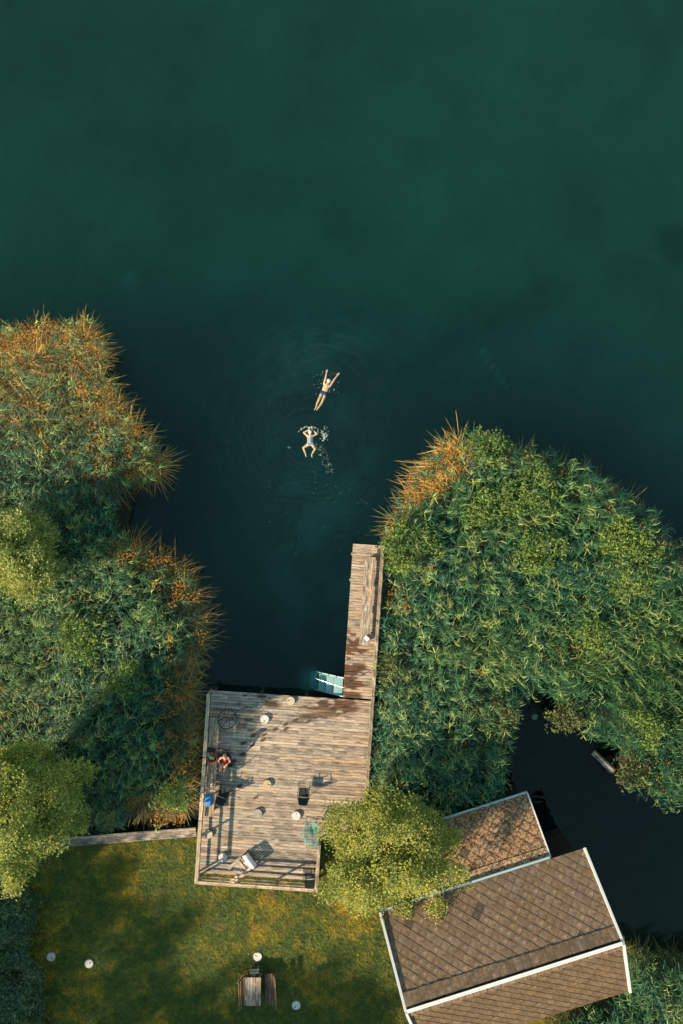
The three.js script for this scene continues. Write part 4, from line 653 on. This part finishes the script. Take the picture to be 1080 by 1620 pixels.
function hand(at, dir, up, mirror) {
  const z = V(...dir).normalize(), x0 = V(...up).cross(z).normalize(), y = z.clone().cross(x0), g = handGeo.clone(); if (mirror) { g.scale(-1, 1, 1); const ix = g.index.array; for (let i = 0; i < ix.length; i += 3) { const t = ix[i]; ix[i] = ix[i + 1]; ix[i + 1] = t; } }
  g.applyMatrix4(new THREE.Matrix4().makeBasis(x0, y, z).setPosition(...at)); g.computeVertexNormals(); return g;
}
// a head in its own axes: centre at 0, face towards +z, crown +y
const headGeo = (() => {
  const skull = [[[0, 0.03, -0.015], 0.085, [0, 0.03, 0.005], 0.083], [[0, -0.03, 0.03], 0.062, [0, -0.075, 0.045], 0.038], [[0, 0.005, 0.088], 0.010, [0, -0.028, 0.108], 0.014], [[-0.022, -0.062, 0.078], 0.010, [0.022, -0.062, 0.078], 0.010], [[-0.05, 0.028, 0.066], 0.014, [0.05, 0.028, 0.066], 0.014], [[-0.084, 0.01, -0.01], 0.012, [-0.082, -0.03, -0.002], 0.009], [[0.084, 0.01, -0.01], 0.012, [0.082, -0.03, -0.002], 0.009], [[0, -0.06, -0.01], 0.05, [0, -0.14, -0.03], 0.047]];
  const f = capsules(skull, 0.018), eye = (x, y, z, s) => Math.hypot(x - s * 0.031, y - 0.004, z - 0.092) - 0.016;
  const [lo, hi] = hull(skull, 0.012); return field((x, y, z) => Math.max(f(x, y, z), -eye(x, y, z, 1), -eye(x, y, z, -1)), lo, hi, 60);
})();
const capGeo = field((x, y, z) => Math.max(Math.hypot(x / 1.0, (y - 0.03), (z + 0.005) * 0.93) - 0.094, 0.012 - y + z * 0.35 - 0.01), [-0.11, -0.09, -0.13], [0.11, 0.14, 0.12], 48);
const skin = mat([0.62, 0.37, 0.24], { roughness: 0.55 }), skin2 = mat([0.66, 0.40, 0.27], { roughness: 0.55 }), capMat = mat([0.82, 0.80, 0.78], { roughness: 0.5 }), eyeMat = mat([0.06, 0.04, 0.03], { roughness: 0.2 });
function head(p, at, look, up, m, cap, capName) {
  const z = V(...look).normalize(), x = V(...up).cross(z).normalize(), y = z.clone().cross(x), M = new THREE.Matrix4().makeBasis(x, y, z).setPosition(...at);
  const e = part('eyes', mergeGeometries([-1, 1].map(s => new THREE.SphereGeometry(0.012, 10, 8).translate(s * 0.031, 0.004, 0.078))), eyeMat, p); e.applyMatrix4(M);
  if (cap) { const c = part(capName, capGeo, cap, p); c.applyMatrix4(M); }
  return headGeo.clone().applyMatrix4(M);
}
function person(name, label, pos, turn, bones, res, skinM, extras, wear) {
  const p = thing(name, label, 'person', pos, turn), f = capsules(bones), [lo, hi] = hull(bones, 0.03), gs = [field(f, lo, hi, res)];
  gs.push(...extras(p)); part('body', mergeGeometries(gs.map(g => { const n = g.index ? g.toNonIndexed() : g; for (const k of Object.keys(n.attributes)) if (k !== 'position' && k !== 'normal') n.deleteAttribute(k); return n; })), skinM, p);
  for (const [n, clip, m, off] of wear) part(n, field((x, y, z) => Math.max(f(x, y, z) - (off || 0.009), clip(x, y, z)), lo, hi, res), m, p);
  return p;
}
{ // swimmer gliding, arms ahead (local -z)
  const b = [[[0, 0.0, -0.33], 0.10, [0, -0.03, -0.10], 0.105], [[-0.11, 0.0, -0.36], 0.075, [0.11, 0.0, -0.36], 0.075], [[-0.07, -0.02, -0.30], 0.085, [-0.06, -0.04, -0.02], 0.085], [[0.07, -0.02, -0.30], 0.085, [0.06, -0.04, -0.02], 0.085], [[-0.085, -0.06, 0.06], 0.095, [0.085, -0.06, 0.06], 0.095], [[0, 0.01, -0.40], 0.055, [0, 0.03, -0.50], 0.05],
    [[-0.16, 0.0, -0.38], 0.055, [-0.20, 0.01, -0.66], 0.042], [[-0.20, 0.01, -0.66], 0.042, [-0.255, 0.0, -0.92], 0.028], [[0.16, 0.0, -0.38], 0.055, [0.22, 0.01, -0.72], 0.042], [[0.22, 0.01, -0.72], 0.042, [0.29, 0.0, -1.0], 0.028],
    [[-0.095, -0.07, 0.10], 0.085, [-0.11, -0.13, 0.46], 0.055], [[-0.11, -0.13, 0.46], 0.055, [-0.115, -0.17, 0.62], 0.056], [[-0.115, -0.17, 0.62], 0.056, [-0.095, -0.20, 0.84], 0.033], [[-0.095, -0.2, 0.84], 0.034, [-0.12, -0.23, 1.0], 0.022],
    [[0.095, -0.07, 0.10], 0.085, [0.085, -0.13, 0.46], 0.055], [[0.085, -0.13, 0.46], 0.055, [0.07, -0.17, 0.62], 0.056], [[0.07, -0.17, 0.62], 0.056, [0.02, -0.20, 0.80], 0.033], [[0.02, -0.2, 0.80], 0.034, [-0.02, -0.23, 0.95], 0.022]];
  const q = plan(513.5, 620);
  person('person', 'swimmer in dark blue trunks and white cap gliding with arms outstretched', [q[0], 0.012, q[1]], -0.393, b, 88, skin, p => [head(p, [0, 0.05, -0.57], [0, -0.55, -0.85], [0, 0.85, -0.55], skin, capMat, 'swim_cap'), hand([-0.257, 0, -0.93], [-0.1, 0, -1], [0, 1, 0], false), hand([0.292, 0, -1.01], [0.15, 0, -1], [0, 1, 0], true)],
    [['swim_trunks', (x, y, z) => Math.max(-0.035 - z, z - 0.17), mat([0.006, 0.02, 0.075], { roughness: 0.6 })]]);
}
{ // breaststroke swimmer
  const b = [[[0, 0.0, 0.22], 0.09, [0, -0.03, 0.46], 0.10], [[-0.11, 0.0, 0.17], 0.068, [0.11, 0.0, 0.18], 0.068], [[-0.06, -0.02, 0.24], 0.08, [-0.055, -0.04, 0.46], 0.08], [[0.06, -0.02, 0.24], 0.08, [0.055, -0.04, 0.46], 0.08], [[-0.085, -0.05, 0.56], 0.098, [0.08, -0.05, 0.57], 0.098], [[0, 0.02, 0.14], 0.052, [0, 0.04, 0.05], 0.048],
    [[-0.15, 0.0, 0.16], 0.05, [-0.30, -0.01, 0.0], 0.04], [[-0.30, -0.01, 0.0], 0.04, [-0.06, 0.0, -0.13], 0.027], [[0.15, 0.0, 0.18], 0.05, [0.34, -0.01, 0.08], 0.04], [[0.34, -0.01, 0.08], 0.04, [0.13, 0.0, -0.12], 0.027],
    [[-0.09, -0.06, 0.58], 0.085, [-0.35, -0.10, 0.74], 0.058], [[-0.35, -0.10, 0.74], 0.056, [-0.31, -0.12, 0.88], 0.052], [[-0.31, -0.12, 0.88], 0.052, [-0.25, -0.12, 1.06], 0.032], [[-0.25, -0.12, 1.06], 0.033, [-0.24, -0.13, 1.18], 0.022],
    [[0.09, -0.06, 0.60], 0.085, [0.23, -0.10, 0.82], 0.058], [[0.23, -0.10, 0.82], 0.056, [0.14, -0.12, 0.95], 0.052], [[0.14, -0.12, 0.95], 0.052, [0.05, -0.12, 1.10], 0.032], [[0.05, -0.12, 1.10], 0.033, [0.06, -0.13, 1.22], 0.022]];
  const q = plan(491, 684);
  const suitTex = tex(64, 64, (u, v) => { const s = Math.sin(u * 6.283 * 2 + 2 * noise(u * 4, v * 4, 4)), r = noise(u * 8 + 3, v * 8, 8); return s > 0.72 || r > 0.84 ? [0.85, 0.55, 0.5] : [0.16, 0.5 + 0.18 * r, 0.66]; });
  const pr = person('person', 'swimmer in a turquoise patterned swimsuit and white cap doing breaststroke', [q[0], 0.01, q[1]], 0.03, b, 88, skin2, p => [head(p, [0, 0.07, -0.01], [0, -0.45, -0.9], [0, 0.9, -0.45], skin2, capMat, 'swim_cap'), hand([-0.058, 0, -0.135], [0.45, 0, -0.8], [0, 1, 0], false), hand([0.128, 0, -0.125], [-0.3, 0, -0.9], [0, 1, 0], true)],
    [['swimsuit', (x, y, z) => Math.max(0.27 - z + 0.9 * Math.max(0, Math.abs(x) - 0.1) - (Math.abs(Math.abs(x) - 0.085) < 0.018 ? 0.2 : 0), z - 0.67 + 0.4 * Math.abs(x), Math.abs(x) - 0.19), mat([1, 1, 1], { map: suitTex, roughness: 0.6 })]]);
  pr.children.forEach(c => c.name === 'swimsuit' && uvMetres(c.geometry, 4));
}
{ // seated woman in red, leaning back, feet to the lower left
  const hy = 0.42, q = plan(357.5, 1206, DY + 0.4), b = [[[0, hy + 0.03, -0.08], 0.105, [0.02, hy + 0.22, -0.22], 0.088], [[0.02, hy + 0.22, -0.22], 0.09, [0.05, hy + 0.40, -0.34], 0.095], [[-0.11, hy + 0.44, -0.37], 0.055, [0.19, hy + 0.44, -0.35], 0.055], [[-0.08, hy + 0.02, -0.04], 0.095, [0.08, hy + 0.02, -0.04], 0.095], [[0.05, hy + 0.44, -0.37], 0.048, [0.07, hy + 0.55, -0.43], 0.045],
    [[-0.09, hy + 0.03, -0.03], 0.082, [-0.26, hy + 0.13, 0.30], 0.055], [[-0.26, hy + 0.13, 0.30], 0.054, [-0.28, hy - 0.08, 0.42], 0.052], [[-0.28, hy - 0.08, 0.42], 0.052, [-0.27, 0.09, 0.58], 0.032], [[-0.27, 0.08, 0.58], 0.033, [-0.29, 0.035, 0.74], 0.024],
    [[0.09, hy + 0.03, -0.03], 0.082, [-0.06, hy + 0.14, 0.33], 0.055], [[-0.06, hy + 0.14, 0.33], 0.054, [-0.13, hy - 0.06, 0.44], 0.052], [[-0.13, hy - 0.06, 0.44], 0.052, [-0.18, 0.09, 0.60], 0.032], [[-0.18, 0.08, 0.60], 0.033, [-0.20, 0.035, 0.76], 0.024],
    [[-0.14, hy + 0.43, -0.37], 0.046, [-0.30, hy + 0.22, -0.16], 0.037], [[-0.30, hy + 0.22, -0.16], 0.037, [-0.22, hy + 0.24, 0.09], 0.026], [[0.21, hy + 0.43, -0.35], 0.046, [0.25, hy + 0.21, -0.10], 0.037], [[0.25, hy + 0.21, -0.10], 0.037, [0.03, hy + 0.24, 0.08], 0.026]];
  const red = mat([0.50, 0.012, 0.02], { roughness: 0.7 }), hair = mat([0.42, 0.27, 0.14], { roughness: 0.6 });
  person('person', 'person in a red swimsuit leaning back in a low chair by the left bench', [q[0], DY, q[1]], 0.05, b, 88, skin2, p => [head(p, [0.08, hy + 0.64, -0.44], [-0.25, 0.25, 0.9], [0, 0.97, -0.25], skin2, null), hand([-0.22, hy + 0.24, 0.10], [0.1, -0.2, 1], [0, 1, 0.2], false), hand([0.02, hy + 0.24, 0.09], [-0.7, -0.2, 0.7], [0, 1, 0.2], true),],
    [['swimsuit', (x, y, z) => Math.max(y - (hy + 0.37) - (Math.abs(Math.abs(x - 0.05) - 0.08) < 0.02 ? 0.13 : 0), z - 0.04 + 0.3 * Math.abs(x), (x > 0.2 || x < -0.165) ? 1 : -1), red]]);
  const pr = scene.children[scene.children.length - 1];
  const hg = field(capsules([[[0.08, hy + 0.68, -0.46], 0.098, [0.08, hy + 0.66, -0.48], 0.094], [[0.08, hy + 0.60, -0.53], 0.075, [0.07, hy + 0.45, -0.52], 0.05]], 0.04), [-0.1, hy + 0.3, -0.7], [0.26, hy + 0.85, -0.3], 48);
  { const keep = field((x, y, z) => Math.max(capsules([[[0.08, hy + 0.68, -0.46], 0.100, [0.08, hy + 0.66, -0.48], 0.096], [[0.08, hy + 0.60, -0.53], 0.075, [0.07, hy + 0.45, -0.52], 0.05]], 0.04)(x, y, z), z + 0.405 + 0.25 * (x - 0.08) * -1 - 0.5 * Math.max(0, y - hy - 0.68)), [-0.1, hy + 0.3, -0.7], [0.26, hy + 0.85, -0.3], 48); part('hair', keep, hair, pr); }
}

scene.traverse(o => { if (o.isMesh) { o.castShadow = true; o.receiveShadow = true; } });
renderer.render(scene, camera);
